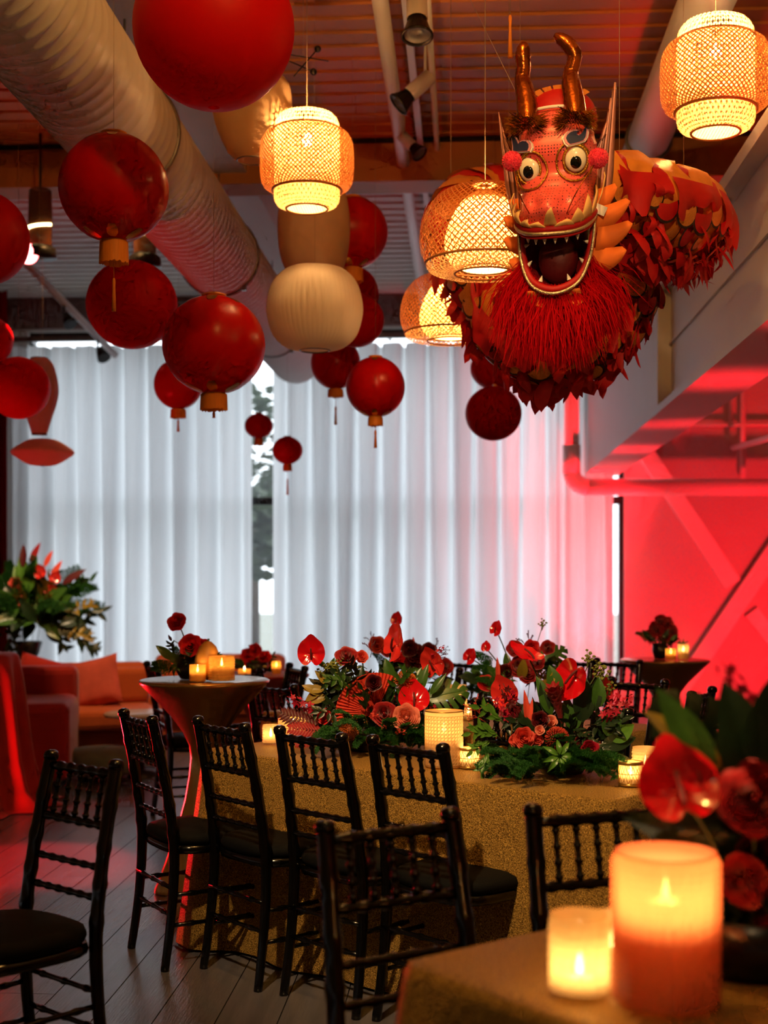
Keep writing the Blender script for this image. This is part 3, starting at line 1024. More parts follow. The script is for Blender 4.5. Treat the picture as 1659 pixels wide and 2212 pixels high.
def tiered_lamp(label, px, py, d, D, power):
    p = at(px, py, d)
    t = thing('woven_pendant_lamp', label, 'lamp', p, group='lit woven bamboo pendant lamps')
    k = D / 0.45
    # top cap, wide drum, bottom tier
    out = [(r * k, z * k) for r, z in arc_prof([(0.06, 0.232), (0.12, 0.226), (0.150, 0.19), (0.156, 0.14), (0.156, 0.06), (0.156, -0.10), (0.158, -0.165), (0.145, -0.205), (0.10, -0.224)])]
    drum = [(r * k, z * k) for r, z in arc_prof([(0.160, 0.150), (0.198, 0.130), (0.220, 0.085), (0.225, 0.02), (0.224, -0.05), (0.216, -0.100), (0.196, -0.128), (0.164, -0.135)])]
    woven(out, 46, 0.30, 0.0085 * k).build('inner_shade', 'bamboo', t)
    woven(drum, 66, 0.26, 0.0085 * k).build('outer_shade', 'bamboo_dark', t)
    for r, z, th in ((0.160, 0.150, 0.005), (0.164, -0.136, 0.007), (0.099, -0.225, 0.005), (0.06, 0.233, 0.004)):
        ringm(r * k, z * k, th * k).build('rim_hoop', 'bamboo_rim', t)
    # perforated bottom disc
    holed_disc(0.097 * k, -0.222 * k, 0.0062 * k).build('bottom_disc', 'bamboo_disc', t)
    bulb_parts(t, 0.105 * k, power, ZC - p.z)
    return t
tiered_lamp('woven bamboo lamp with three tiers hanging above the white lanterns', 663, 350, 6.4, 0.44, 90)
tiered_lamp('large tiered woven bamboo lamp in the upper corner by the beam', 1546, 168, 5.6, 0.45, 90)

def dome_lamp(label, px, py, d, D, power):
    p = at(px, py, d)
    t = thing('woven_pendant_lamp', label, 'lamp', p, group='lit woven bamboo pendant lamps')
    k = D / 0.5
    outp = [(r * k, z * k) for r, z in arc_prof([(0.03, 0.19), (0.10, 0.182), (0.175, 0.15), (0.228, 0.085), (0.25, 0.0), (0.245, -0.06), (0.225, -0.108)])]
    bot = [(r * k, z * k) for r, z in arc_prof([(0.225, -0.108), (0.215, -0.132), (0.17, -0.145), (0.115, -0.146)])]
    inn = [(r * k, z * k) for r, z in arc_prof([(0.035, 0.165), (0.08, 0.135), (0.125, 0.07), (0.152, -0.01), (0.148, -0.075), (0.118, -0.118), (0.092, -0.128)])]
    woven(outp, 58, 0.30, 0.0062 * k).build('outer_shade', 'bamboo_dark', t)
    woven(bot, 58, 0.10, 0.0080 * k).build('lower_lip', 'bamboo', t)
    woven(inn, 46, 0.28, 0.0112 * k).build('inner_shade', 'bamboo', t)
    holed_disc(0.090 * k, -0.128 * k, 0.0062 * k).build('bottom_disc', 'bamboo_disc', t)
    for r, z, th in ((0.227, -0.106, 0.005), (0.115, -0.146, 0.004), (0.092, -0.129, 0.004), (0.03, 0.19, 0.004)):
        ringm(r * k, z * k, th * k).build('rim_hoop', 'bamboo_rim', t)
    bulb_parts(t, 0.085 * k, power, ZC - p.z)
    return t
dome_lamp('large woven bamboo dome lamp beside the dragon head', 1048, 508, 5.3, 0.51, 85)
dome_lamp('smaller woven bamboo dome lamp below the dragon body', 974, 672, 6.7, 0.50, 85)

# ------------------------------------------------------------------ lanterns
def globe_mesh(rx, rz, ribs, depth, m, cut=0.93, n=None):
    n = n or max(48, ribs * 4)
    rows = []
    for j in range(25):
        a = -PI / 2 * cut + PI * cut * j / 24
        c, s = math.cos(a), math.sin(a)
        row = []
        for i in range(n):
            t = 2 * PI * i / n
            k = 1 - depth * (1 - abs(math.cos(ribs * t / 2)) ** 0.7)
            row.append((rx * c * k * math.cos(t), rx * c * k * math.sin(t), rz * s))
        rows.append(row)
    return MB().grid(rows, cu=True).mesh('globe', m)

def lantern(label, px, py, rpx, rpy, d, kind='paper', fringe=0, tassel=None, ribs=0, m=None, fw=0.48):
    p = at(px, py, d)
    s = d / F
    rx, rz = rpx * s, rpy * s
    t = thing('paper_lantern', label, 'lantern', p, rnd.uniform(0, 6), group='red lanterns hung from the ceiling')
    if kind == 'silk':
        place('globe', globe_mesh(rx, rz, ribs or 12, 0.018, m or 'lantern_silk', 0.86), t)
        rt = rx * math.cos(PI / 2 * 0.86)
        zt = rz * math.sin(PI / 2 * 0.86)
        for sg in (1, -1):
            MB().lathe([(rt * 1.02, sg * zt), (rt * 1.12, sg * (zt + 0.006)), (rt * 1.12, sg * (zt + rz * 0.045)), (rt * 0.95, sg * (zt + rz * 0.06)), (0.01, sg * (zt + rz * 0.06))], 28).build('end_cap', 'lantern_gold', t)
        # gilt leaf prints near both ends
        for sg in (1, -1):
            for k in range(6):
                a = 2 * PI * k / 6 + 0.4
                rows = []
                for j in range(4):
                    q = 0.60 + 0.075 * j
                    rr_ = rx * math.cos(PI / 2 * q) * 1.006
                    zz = sg * rz * math.sin(PI / 2 * q) * 1.006
                    w = (0.10, 0.20, 0.26, 0.16)[j]
                    rows.append([(rr_ * math.cos(a + w * e), rr_ * math.sin(a + w * e), zz) for e in (-1, 0, 1)])
                if d < 8:
                    MB().grid(rows).build('gilt_print', 'gold_foil', t)
        if fringe:
            fh = fringe * s
            n = 60
            r0 = rx * fw
            z0 = -zt - rz * 0.03
            rows = []
            for q, z in ((1.0, z0), (1.03, z0 - fh * 0.5), (1.05, z0 - fh)):
                rows.append([(r0 * (q + (0.03 if i % 2 else -0.03)) * math.cos(2 * PI * i / n), r0 * (q + (0.03 if i % 2 else -0.03)) * math.sin(2 * PI * i / n),
                              z + (rnd.uniform(-0.006, 0.004) if z < z0 - fh * 0.9 else 0)) for i in range(n)])
            MB().grid(rows, cu=True).build('fringe', 'fringe_gold', t)
            zb = z0 - fh
        else:
            zb = -rz
        if tassel:
            l0, l1 = tassel[0] * s, tassel[1] * s
            mm = MB().tube([(0, 0, -zt), (0, 0, zb - l0)], 0.0015, 5)
            mm.tube([(0, 0, zb - l0 + 0.012), (0, 0, zb - l0), (0, 0, zb - l0 - 0.02), (0, 0, zb - l1)], [0.003, 0.007, 0.006, 0.0095], 8)
            mm.build('tassel', 'fringe_gold', t)
    else:
        place('globe', globe_mesh(rx, rz, ribs or 18, 0.004, m or 'lantern_red', 0.955), t)
        ringm(rx * math.cos(PI / 2 * 0.955), rz * math.sin(PI / 2 * 0.955), 0.003).build('wire_ring', 'grey_metal', t)
        if fringe:      # little gold paper tag at the top
            MB().box(-0.05, 0.05, -0.01, 0.01, rz * 0.80, rz * 1.02).build('paper_tag', 'lantern_gold', t)
    top = 3.63 - math.sqrt(0.265 ** 2 - (p.x + 1.69) ** 2) if abs(p.x + 1.69) < 0.26 else ZC
    MB().tube([(0, 0, rz * 0.9), (0, 0, top - p.z)], 0.0007, 5).build('cord', 'line_clear', t)
    return t
lantern('huge plain red paper globe cut by the top of the picture', 462, 60, 174, 173, 5.0)
lantern('glossy red silk lantern with orange fringe and long tassel beside the duct', 246, 406, 118, 116, 5.5, 'silk', 46, (38, 104), fw=0.25)
lantern('red lantern cut by the picture edge near the stage lamp', -34, 515, 96, 100, 6.2)
lantern('plain dark red globe below the tasselled lantern', 285, 658, 98, 95, 7.2)
lantern('largest glossy red lantern hanging before the curtain with short orange fringe', 462, 745, 111, 106, 6.4, 'silk', 34, (8, 16), fw=0.25)
lantern('small red lantern tucked behind the large glossy one', 385, 830, 53, 54, 8.6, 'silk', 18, (8, 30), fw=0.3)
lantern('plain red globe in front of the pink paper lanterns', 40, 838, 68, 67, 8.0)
lantern('red lantern half hidden behind the tall cream lantern', 762, 503, 76, 77, 7.7, 'silk', 28, fw=0.28)
lantern('red globe behind the round cream lantern', 760, 633, 58, 58, 8.9)
lantern('red globe lowest of the cluster behind the round cream lantern', 768, 692, 62, 58, 8.3)
lantern('red fringed lantern between the cream lantern and the curtain', 725, 785, 54, 56, 8.8, 'silk', 16, (24, 60), fw=0.3)
lantern('red fringed lantern alone before the middle of the curtain', 811, 836, 64, 65, 7.4, 'silk', 18, (14, 48), fw=0.24)
lantern('red globe with a gold tag under the dragon tail', 1066, 893, 61, 59, 8.8, 'paper', 1)
lantern('red globe hidden behind the dragon fringe', 1070, 796, 54, 46, 9.2)
lantern('tiny red lantern higher of the pair in the window gap', 559, 920, 31, 27, 10.4, 'silk', 15, fw=0.3)
lantern('tiny red lantern lower of the pair in the window gap', 621, 973, 33, 30, 10.0, 'silk', 14, (20, 52), fw=0.28)
lantern('very dark red globe at the picture edge by the red drape', -24, 735, 52, 52, 8.6)

def shaped_lantern(label, px, py, d, prof, m, ribs=32, depth=0.03, n=None, ring=True):
    p = at(px, py, d)
    s = d / F
    t = thing('paper_lantern', label, 'lantern', p, 0.2, group='pale paper lanterns')
    n = n or ribs * 3
    pr = arc_prof([(r * s, z * s) for r, z in prof], 4)
    rows = [[(r * (1 - depth * (1 - abs(math.cos(ribs * PI * i / n)) ** 0.6)) * math.cos(2 * PI * i / n),
              r * (1 - depth * (1 - abs(math.cos(ribs * PI * i / n)) ** 0.6)) * math.sin(2 * PI * i / n), z) for i in range(n)] for r, z in pr]
    MB().grid(rows, cu=True).build('paper_body', m, t)
    if ring:
        ringm(pr[-1][0], pr[-1][1], 0.004).build('wire_ring', 'grey_metal', t)
        ringm(pr[0][0], pr[0][1], 0.004).build('wire_ring', 'grey_metal', t)
    MB().tube([(0, 0, pr[0][1]), (0, 0, ZC - p.z)], 0.0007, 5).build('cord', 'line_clear', t)
    return t
shaped_lantern('round cream paper lantern with fine vertical pleats', 680, 667, 6.9,
               [(34, 90), (62, 84), (90, 58), (103, 18), (103, -18), (90, -58), (64, -82), (32, -90)], 'lantern_white', 56, 0.04)
shaped_lantern('tall cream barrel lantern above the round cream one', 678, 500, 7.3,
               [(40, 105), (66, 88), (77, 40), (78, -10), (72, -55), (58, -88), (40, -95)], 'lantern_tan', 24, 0.01)
shaped_lantern('tan bullet-shaped lantern behind the huge red globe', 545, 255, 6.5,
               [(50, 100), (80, 72), (86, 20), (76, -25), (54, -72), (36, -90), (33, -92)], 'lantern_tan', 24, 0.01)
shaped_lantern('pink diamond-shaped paper lantern behind the red globe', 85, 858, 9.0,
               [(18, 84), (30, 70), (40, 30), (39, -5), (22, -60), (16, -80)], 'lantern_pink', 12, 0.05, 48)
shaped_lantern('flat pink saucer lantern lowest beside the red drape', 92, 977, 9.2,
               [(3, 29), (28, 27), (52, 14), (68, 0), (52, -14), (28, -27), (3, -29)], 'lantern_pink', 20, 0.02)

# loose tassel on its string, rod mobile
p = at(1102, 75, 5.0)
tt = thing('hanging_tassel', 'gold tassel hanging on a string above the dragon horns', 'tassel', p)
sc_ = 5.0 / F
MB().tube([(0, 0, 42 * sc_), (0, 0, 36 * sc_), (0, 0, 20 * sc_), (0, 0, -50 * sc_)], [0.004, 0.007, 0.005, 0.009], 8).build('tassel_skirt', 'fringe_gold', tt)
MB().tube([(0, 0, 36 * sc_), (0, 0, ZC - p.z)], 0.0013, 5).build('cord', 'line_clear', tt)
p = at(655, 138, 6.8)
sc_ = 6.8 / F
mo = thing('rod_mobile', 'black rod mobile with two balls beside the huge red globe', 'mobile', p)
for q0, q1 in (((-36, 14, -22), (52, 14, 24)), ((-20, -28, -4), (30, 36, 12)), ((-30, 10, 10), (24, -23, -14))):
    MB().tube([(q0[0] * sc_, q0[2] * sc_, q0[1] * sc_), (q1[0] * sc_, q1[2] * sc_, q1[1] * sc_)], 0.0032, 6).build('rod', 'dark_metal', mo)
for q in ((30, 36, 12), (24, -23, -14)):
    MB().ball((q[0] * sc_, q[2] * sc_, q[1] * sc_), 0.0175, 12, 8).build('ball', 'dark_metal', mo)
MB().tube([(0, 0, 0), (0, 0, ZC - p.z)], 0.0013, 5).build('cord', 'line_clear', mo)

# ------------------------------------------------------------------ ceiling track, conduits and spot heads
tr = thing('lighting_track', 'pale lighting track running back along the ceiling centre', 'track', (-0.30, 5.0, 4.33))
MB().box(-0.02, 0.02, 0, 6.0, -0.02, 0.02).build('track_rail', 'duct_paint', tr)
for yy in (0.6, 2.6, 4.4, 5.8):
    MB().box(-0.008, 0.008, yy, yy + 0.03, 0.02, 0.09).build('track_hanger', 'grey_metal', tr)
pp = thing('ceiling_pipe', 'pale sprinkler pipe beside the lighting track', 'pipe', (-0.41, 3.5, 4.25))
MB().tube([(0, 0, 0), (-0.02, 10.8, 0)], 0.042, 14).build('pipe_run', 'duct_paint', pp)
MB().tube([(-0.01, 5.0, 0), (-0.01, 5.0, 0.16)], 0.01, 6).build('pipe_hanger', 'grey_metal', pp)
MB().tube([(-0.02, 9.8, 0), (-0.02, 9.8, 0.16)], 0.01, 6).build('pipe_hanger', 'grey_metal', pp)
pp = thing('ceiling_conduit', 'thin conduit running back beside the dragon', 'pipe', (-0.19, 6.5, 4.34))
MB().tube([(0, 0, 0), (0, 7.5, 0)], 0.018, 8).build('pipe_run', 'duct_paint', pp)
MB().tube([(0, 1.0, 0), (0, 1.0, 0.08)], 0.008, 6).build('pipe_hanger', 'grey_metal', pp)
def spot_head(label, px, py, d, direction, s=1.0):
    p = at(px, py, d)
    t = thing('track_spotlight', label, 'spotlight', p, group='unlit spotlights on the ceiling track')
    M_ = facing((0, 0, 0), direction, (0, 1, 0.01), s=s)
    MB().lathe([(0.005, -0.13), (0.035, -0.13), (0.037, -0.02), (0.036, 0.0)], 20, M_).build('housing', 'duct_paint', t)
    MB().lathe([(0.030, -0.005), (0.034, 0.01), (0.050, 0.055), (0.056, 0.062), (0.056, 0.07), (0.050, 0.07), (0.046, 0.062)], 20, M_).build('reflector_lamp', 'dark_metal', t)
    MB().lathe([(0.046, 0.062), (0.030, 0.056), (0.012, 0.06), (0.002, 0.064)], 20, M_).build('lamp_face', 'grey_metal', t)
    top = M_ @ Vector((0, 0, -0.1))
    MB().tube([top, (top.x, top.y, max(top.z + 0.03, ZC - p.z - 0.07))], 0.008, 8).build('stem', 'duct_paint', t)
    return t
spot_head('spotlight pointing down at the head of the ceiling track', 901, 42, 6.4, (0.02, -0.25, -1), 1.35)
spot_head('tilted spotlight half way along the ceiling track', 884, 205, 7.4, (-0.8, -0.15, -0.75), 1.2)
spot_head('small spotlight at the far part of the ceiling track', 893, 318, 8.6, (0.6, -0.3, -0.7), 1.0)

# slanting rail with heads at the left, stage lamps
q0, q1 = at(40, 552, 12.6), at(250, 768, 13.6)
sr = thing('slanting_rail', 'slanting lighting rail over the left end of the curtain', 'rail', q0)
MB().tube([(0, 0, 0), q1 - q0], 0.035, 8).build('rail_tube', 'duct_paint', sr)
for t_ in (0.45, 0.8):
    q = (q1 - q0) * t_
    MB().tube([q, q + Vector((0, 0, -0.12))], 0.012, 6).tube([q + Vector((0.02, 0, -0.12)), q + Vector((0.08, -0.05, -0.22))], [0.035, 0.07], 12).build('rail_spot', 'dark_metal', sr)
MB().tube([(0, 0, 0), (0, 0, ZC - q0.z)], 0.012, 6).build('rail_hanger', 'grey_metal', sr)
def stage_lamp(label, px, py, d, red):
    p = at(px, py, d)
    s = d / F
    t = thing('stage_lamp', label, 'lamp', p)
    MB().lathe([(18 * s, 84 * s), (24 * s, 80 * s), (26 * s, 20 * s), (24 * s, -38 * s)], 20).build('amber_tube', 'amber_tube', t)
    MB().lathe([(26 * s, -40 * s), (34 * s, -46 * s), (36 * s, -66 * s), (5 * s, -68 * s)], 20).build('base', 'dark_metal', t)
    MB().tube([(27 * s * math.cos(a), 27 * s * math.sin(a), (6 - 10 * math.sin(a * 0.5)) * s) for a in [R(200 + 10 * k) for k in range(15)]], 3.6 * s, 8).build('glowing_band', 'led_warm', t)
    MB().tube([(0, 0, 80 * s), (0, 0, ZC - p.z)], 0.008, 6).build('stem', 'dark_metal', t)
    if red:
        MB().ball((-18 * s, -24 * s, -62 * s), (22 * s, 14 * s, 22 * s), 14, 10).build('red_lens', 'led_red', t)
    return t
stage_lamp('amber stage lamp with a glowing red lens near the picture edge', 87, 492, 9.2, True)
stage_lamp('amber stage lamp half hidden by the tasselled red lantern', 313, 510, 9.2, False)
# red beam that the stage lamp throws on the floor
sp = at(70, 548, 9.15)
lamp('stage_red_beam', 'SPOT', (sp.x, sp.y - 0.25, sp.z - 0.2), 1500, RED, 0.05, (*cam_xy(-1.74, 6.75), 0.0), 17, 0.5)

# ------------------------------------------------------------------ candles
TOPZ = 0.7625
def candle_core(t, r, h, wax_h, power, flame=0.022):
    MB().lathe([(0.003, 0.006), (r * 0.995, 0.006), (r, 0.010), (r, wax_h - 0.004), (r * 0.93, wax_h), (0.003, wax_h - 0.004)], 24).build('candle', 'wax', t)
    f = flame
    MB().lathe([(0.001, wax_h + 0.002), (f * 0.22, wax_h + f * 0.25), (f * 0.30, wax_h + f * 0.6), (f * 0.2, wax_h + f * 1.1), (f * 0.07, wax_h + f * 1.6), (0.0005, wax_h + f * 1.9)], 12).build('flame', 'flame', t)
    if power:
        l = bpy.data.lights.new('candle_light', 'POINT')
        l.energy = power
        l.color = (1.0, 0.60, 0.25)
        l.shadow_soft_size = 0.012
        o = bpy.data.objects.new('candle_light', l)
        COL.objects.link(o)
        o.parent = t
        o.location = (0, 0, wax_h + f)

def ribbon_ring(m, r, z, w, n=40):
    m.grid([[(r * math.cos(2 * PI * i / n), r * math.sin(2 * PI * i / n), z + e) for i in range(n)] for e in (-w / 2, w / 2)], cu=True)

def cane_candle(label, x, y, z, r, h, power=0.5, group='cane-wrapped candle holders'):
    t = thing('cane_candle_holder', label, 'candle', (x, y, z), rnd.uniform(0, 3), group)
    MB().lathe([(0.004, 0.003), (r * 0.97, 0.003), (r, 0.006), (r, h), (r * 0.985, h), (r * 0.985, 0.012)], 40).build('glass_liner', 'cane_liner', t)
    nv = max(18, round(2 * PI * r / 0.0125))
    m = woven([(r * 1.012, 0.012), (r * 1.012, h * 0.5), (r * 1.012, h * 0.93)], nv, h * 0.86 / (2 * PI * r), 0.0026, 0.0006)
    for k in range(nv):
        a = 2 * PI * (k + 0.25) / nv
        da = 0.0009 / r
        m.grid([[(r * 1.018 * math.cos(a + e), r * 1.018 * math.sin(a + e), zz) for e in (-da, da)] for zz in (0.012, h * 0.93)])
    nz = max(6, round(h * 0.9 / 0.0125))
    for k in range(nz + 1):
        ribbon_ring(m, r * 1.02, 0.012 + (h * 0.92 - 0.012) * k / nz, 0.0018)
    m.build('cane_webbing', 'cane', t)
    ringm(r, h, 0.0022, 40).build('rim', 'gold_wire', t)
    candle_core(t, r * 0.48, h, h * 0.60, power)
    return t

def hobnail_candle(label, x, y, z, r, h, m='clear_glass', cols=18, rowsn=9, power=0.4, foot=True, wax=0.35, group='bumpy glass candle holders', bump=0.09):
    t = thing('glass_candle_holder', label, 'candle', (x, y, z), rnd.uniform(0, 3), group)
    nu, nv = cols * 4, rowsn * 4
    rows = [[(r * 0.4 * math.cos(2 * PI * i / nu), r * 0.4 * math.sin(2 * PI * i / nu), 0.004) for i in range(nu)]]
    for j in range(nv + 1):
        zz = 0.006 + (h - 0.006) * j / nv
        row = []
        for i in range(nu):
            b = abs(math.sin(PI * (i / 4))) * abs(math.sin(PI * (j / 4)))
            if j > nv - 3:
                b = 0
            k = r * (1 + bump * b ** 0.7)
            row.append((k * math.cos(2 * PI * i / nu), k * math.sin(2 * PI * i / nu), zz))
        rows.append(row)
    rows.append([(r * 0.95 * math.cos(2 * PI * i / nu), r * 0.95 * math.sin(2 * PI * i / nu), h) for i in range(nu)])
    rows.append([(r * 0.94 * math.cos(2 * PI * i / nu), r * 0.94 * math.sin(2 * PI * i / nu), 0.014) for i in range(nu)])
    MB().grid(rows, cu=True).build('glass_body', m, t)
    ringm(r * 0.98, h, r * 0.03, 36).build('rim', m, t)
    candle_core(t, r * (0.42 if h > 0.2 else 0.66), h, h * wax, power, 0.02)
    return t

def wire_votive(label, x, y, z, r, h, power=0.25, group='small wire-wrapped votives'):
    t = thing('wire_votive', label, 'candle', (x, y, z), rnd.uniform(0, 3), group)
    MB().lathe([(0.003, 0.002), (r * 0.96, 0.002), (r * 0.97, 0.004), (r * 0.97, h * 0.96), (r * 0.95, h * 0.96), (r * 0.95, 0.008)], 32).build('glass_cup', 'clear_glass', t)
    m = MB()
    n = 16
    for sg in (1, -1):
        for k in range(n):
            pts = []
            for j in range(9):
                zz = h * (0.10 + 0.76 * j / 8)
                a = 2 * PI * k / n + sg * 0.16 * math.sin(PI * j / 4 + k)
                pts.append((r * 1.0 * math.cos(a), r * 1.0 * math.sin(a), zz))
            m.tube(pts, 0.0009, 4)
    for zz in (0.12, 0.5):
        m.tube([(r * math.cos(2 * PI * i / 28), r * math.sin(2 * PI * i / 28), h * zz) for i in range(28)], 0.0012, 5, closed=True)
    m.build('wire_mesh', 'gold_wire', t)
    MB().lathe([(r * 0.99, h * 0.86), (r * 1.03, h * 0.87), (r * 1.03, h * 0.99), (r * 0.97, h), (r * 0.95, h * 0.97)], 32).build('rim_band', 'gold_wire', t)
    MB().lathe([(0.003, 0.0), (r * 1.02, 0.0), (r * 1.02, h * 0.08), (r * 0.98, h * 0.1)], 32).build('base_band', 'gold_wire', t)
    candle_core(t, r * 0.75, h, h * 0.42, power, 0.017)
    return t

def plain_votive(label, x, y, z, r, h, power=0.25, m='amber_glass', group='plain amber votives'):
    t = thing('votive_glass', label, 'candle', (x, y, z), 0, group)
    MB().lathe([(0.003, 0.002), (r * 0.96, 0.002), (r, 0.006), (r, h), (r * 0.95, h), (r * 0.95, 0.01)], 32).build('glass_cup', m, t)
    candle_core(t, r * 0.72, h, h * 0.55, power, 0.018)
    return t

def xy(px, d):
    return cam_xy((px - CX) / F * d, d)

cane_candle('tall cane-wrapped candle between the two flower centrepieces', *xy(959, 4.79), TOPZ, 0.067, 0.196, 2.2)
wire_votive('small wire-wrapped votive beside the tall cane candle', *xy(1014, 4.76), TOPZ, 0.036, 0.072, 1.1)
wire_votive('small wire-wrapped votive at the near end of the gold table', *xy(1362, 4.36), TOPZ, 0.038, 0.078, 1.1)
hobnail_candle('bubbled glass candle behind the wire votive at the table end', *xy(1394, 4.55), TOPZ, 0.042, 0.098, power=0.5, cols=16, rowsn=8)
cane_candle('low cane-wrapped candle at the left end of the gold table', *xy(633, 5.52), TOPZ, 0.060, 0.092, 1.2)
hobnail_candle('small bubbled glass candle at the left tip of the gold table', *xy(585, 5.44), TOPZ, 0.032, 0.076, power=0.3, cols=14, rowsn=7)
# second table
hobnail_candle('ribbed candle glass on the second table between the centrepieces', *xy(990, 6.5), TOPZ, 0.04, 0.15, power=0.5, cols=18, rowsn=12, bump=0.04)
wire_votive('votive on the second table below its flowers', *xy(1012, 6.35), TOPZ, 0.036, 0.07, 0.3)
# foreground table
hobnail_candle('big peach bumpy glass candle on the closest table', *xy(1438, 2.14), TOPZ, 0.078, 0.235, 'peach_glass', 30, 20, 6.5, wax=0.68, bump=0.10)
hobnail_candle('small glowing bubbled votive beside the big peach candle', *xy(1252, 2.19), TOPZ, 0.047, 0.125, 'clear_glass', 14, 8, 1.6, wax=0.22, bump=0.08)
hobnail_candle('small bubbled votive half hidden behind the big peach candle', *xy(1322, 2.36), TOPZ, 0.036, 0.085, 'clear_glass', 12, 6, 0.8, wax=0.3, bump=0.08)
# cocktail tables
ct = 0.965
plain_votive('amber votive on the gold cocktail table', *xy(427, 6.02), ct, 0.036, 0.076, 0.35)
hobnail_candle('bumpy amber candle glass on the gold cocktail table', *xy(479, 6.03), ct, 0.056, 0.112, 'amber_glass', 20, 9, 0.5, wax=0.6, bump=0.05)
plain_votive('shorter votive on the cocktail table by the red wall', *xy(1449, 8.75), 0.892, 0.034, 0.075, 0.3)
plain_votive('taller votive on the cocktail table by the red wall', *xy(1476, 8.8), 0.892, 0.036, 0.10, 0.3, 'clear_glass')
plain_votive('low votive dish before the red blooms of the rear table', *xy(528, 8.25), 0.832, 0.04, 0.04, 0.2)
plain_votive('votive on the rear table beside the red blooms', *xy(597, 8.35), 0.832, 0.03, 0.08, 0.3)

# ------------------------------------------------------------------ flower library (unit-size meshes)
LIB = {}
def lib(key, fn):
    if key not in LIB:
        LIB[key] = fn()
    return LIB[key]

def anthurium_meshes(m):
    n, rn = 40, 7
    rows = []
    for j in range(rn + 1):
        t = max(j / rn, 0.01)
        row = []
        for i in range(n):
            th = -PI + 2 * PI * i / n
            r = 0.5 * (1 + 0.10 * math.cos(th) + 0.24 * math.exp(-(th / 0.28) ** 2) - 0.42 * math.exp(-((abs(th) - PI) / 0.30) ** 2))
            x, y = r * t * math.sin(th), r * t * math.cos(th)
            z = 0.55 * (t * r) ** 2 - 0.05 * abs(math.sin(th)) ** 8 + 0.018 * math.sin(6 * th) * t * t + 0.012 * math.cos(10 * th) * t
            row.append((x * 0.94, y, z))
        rows.append(row)
    a = MB().grid(rows, cu=True).mesh('anthurium', m)
    b = MB().tube(catmull([(0, -0.2, 0.0), (0, -0.1, 0.10), (0, 0.06, 0.17), (0, 0.2, 0.2)], 4), [0.03] * 4 + [0.034] * 4 + [0.03] * 4 + [0.014], 8).mesh('spadix', 'spadix')
    return a, b

def rose_mesh(m, layers=5, tight=1.0, seed=1):
    """cupped petals in rings: upright and wrapped at the heart, opening and rolling back outside"""
    rr = random.Random(seed)
    b = MB()
    for i in range(layers):
        g = i / max(layers - 1, 1)
        n = 3 + (i + 1) // 2
        Ri = 0.07 + 0.36 * g
        H = 0.62 - 0.26 * g
        for k in range(n):
            a0_ = 2 * PI * (k + 0.5 * (i % 2) + rr.uniform(-0.08, 0.08)) / n + i * 0.7
            span = 2 * PI / n * (0.78 - 0.1 * g)
            rows = []
            hh = H * rr.uniform(0.92, 1.06)
            for q in range(7):
                v = q / 6
                row = []
                for w in range(9):
                    u = -1 + w / 4
                    a = a0_ + u * span * (0.35 + 0.65 * math.sin(PI * min(v * 0.95, 0.62)))
                    r = Ri * (0.30 + 0.70 * math.sin(PI / 2 * min(1, v * 1.25))) + (0.05 + 0.15 * g) * max(0, v - 0.6) ** 1.5 * 2.2
                    r += 0.03 * g * math.cos(3 * u) + 0.02 * g * math.sin(5 * u + 2 * k) * v
                    v2 = 0.03 * math.sin(4 * u + 3 * k + i) * v
                    z = hh * v * (1 - 0.16 * u * u * v) - (0.10 + 0.3 * g) * max(0, v - 0.72) ** 1.4
                    row.append((r * math.cos(a), r * math.sin(a), z + v2 - 0.32))
                rows.append(row)
            b.grid(rows)
    b.tube([(0, 0, -0.36), (0, 0, -0.1), (0, 0, 0.16), (0, 0, 0.22)], [0.10, 0.10, 0.06, 0.02], 10)
    return b.mesh('rose', m)

def protea_mesh(m, seed=1):
    rr = random.Random(seed)
    b = MB().ball((0, 0, 0), (0.28, 0.28, 0.24), 12, 8)
    for k in range(190):
        a = k * 2.399963
        z = 1 - 1.25 * (k + 0.5) / 190
        r = math.sqrt(max(0, 1 - z * z))
        d = Vector((r * math.cos(a), r * math.sin(a), z))
        tang = Vector((-d.y, d.x, 0.3)) * 0.06
        p0, p1 = d * 0.25, d * 0.40
        p2 = d * 0.5 + Vector((0, 0, 0.05)) + tang * rr.uniform(-0.6, 0.6)
        b.tube([p0, p1, p2], [0.012, 0.012, 0.02], 4)
    return b.mesh('protea', m)

def leaf_mesh(m, W=0.36, droop=0.25, fold=0.12, wave=0.0):
    rows = []
    for j in range(11):
        t = j / 10
        w = W / 2 * math.sin(PI * t ** 0.8) ** 0.85 + 0.004
        row = []
        for i in range(7):
            u = -1 + i / 3
            z = -droop * t * t + fold * abs(u) * w * 2 + wave * math.sin(9 * t + 2 * u)
            row.append((u * w, t, z))
        rows.append(row)
    return MB().grid(rows).mesh('leaf', m)

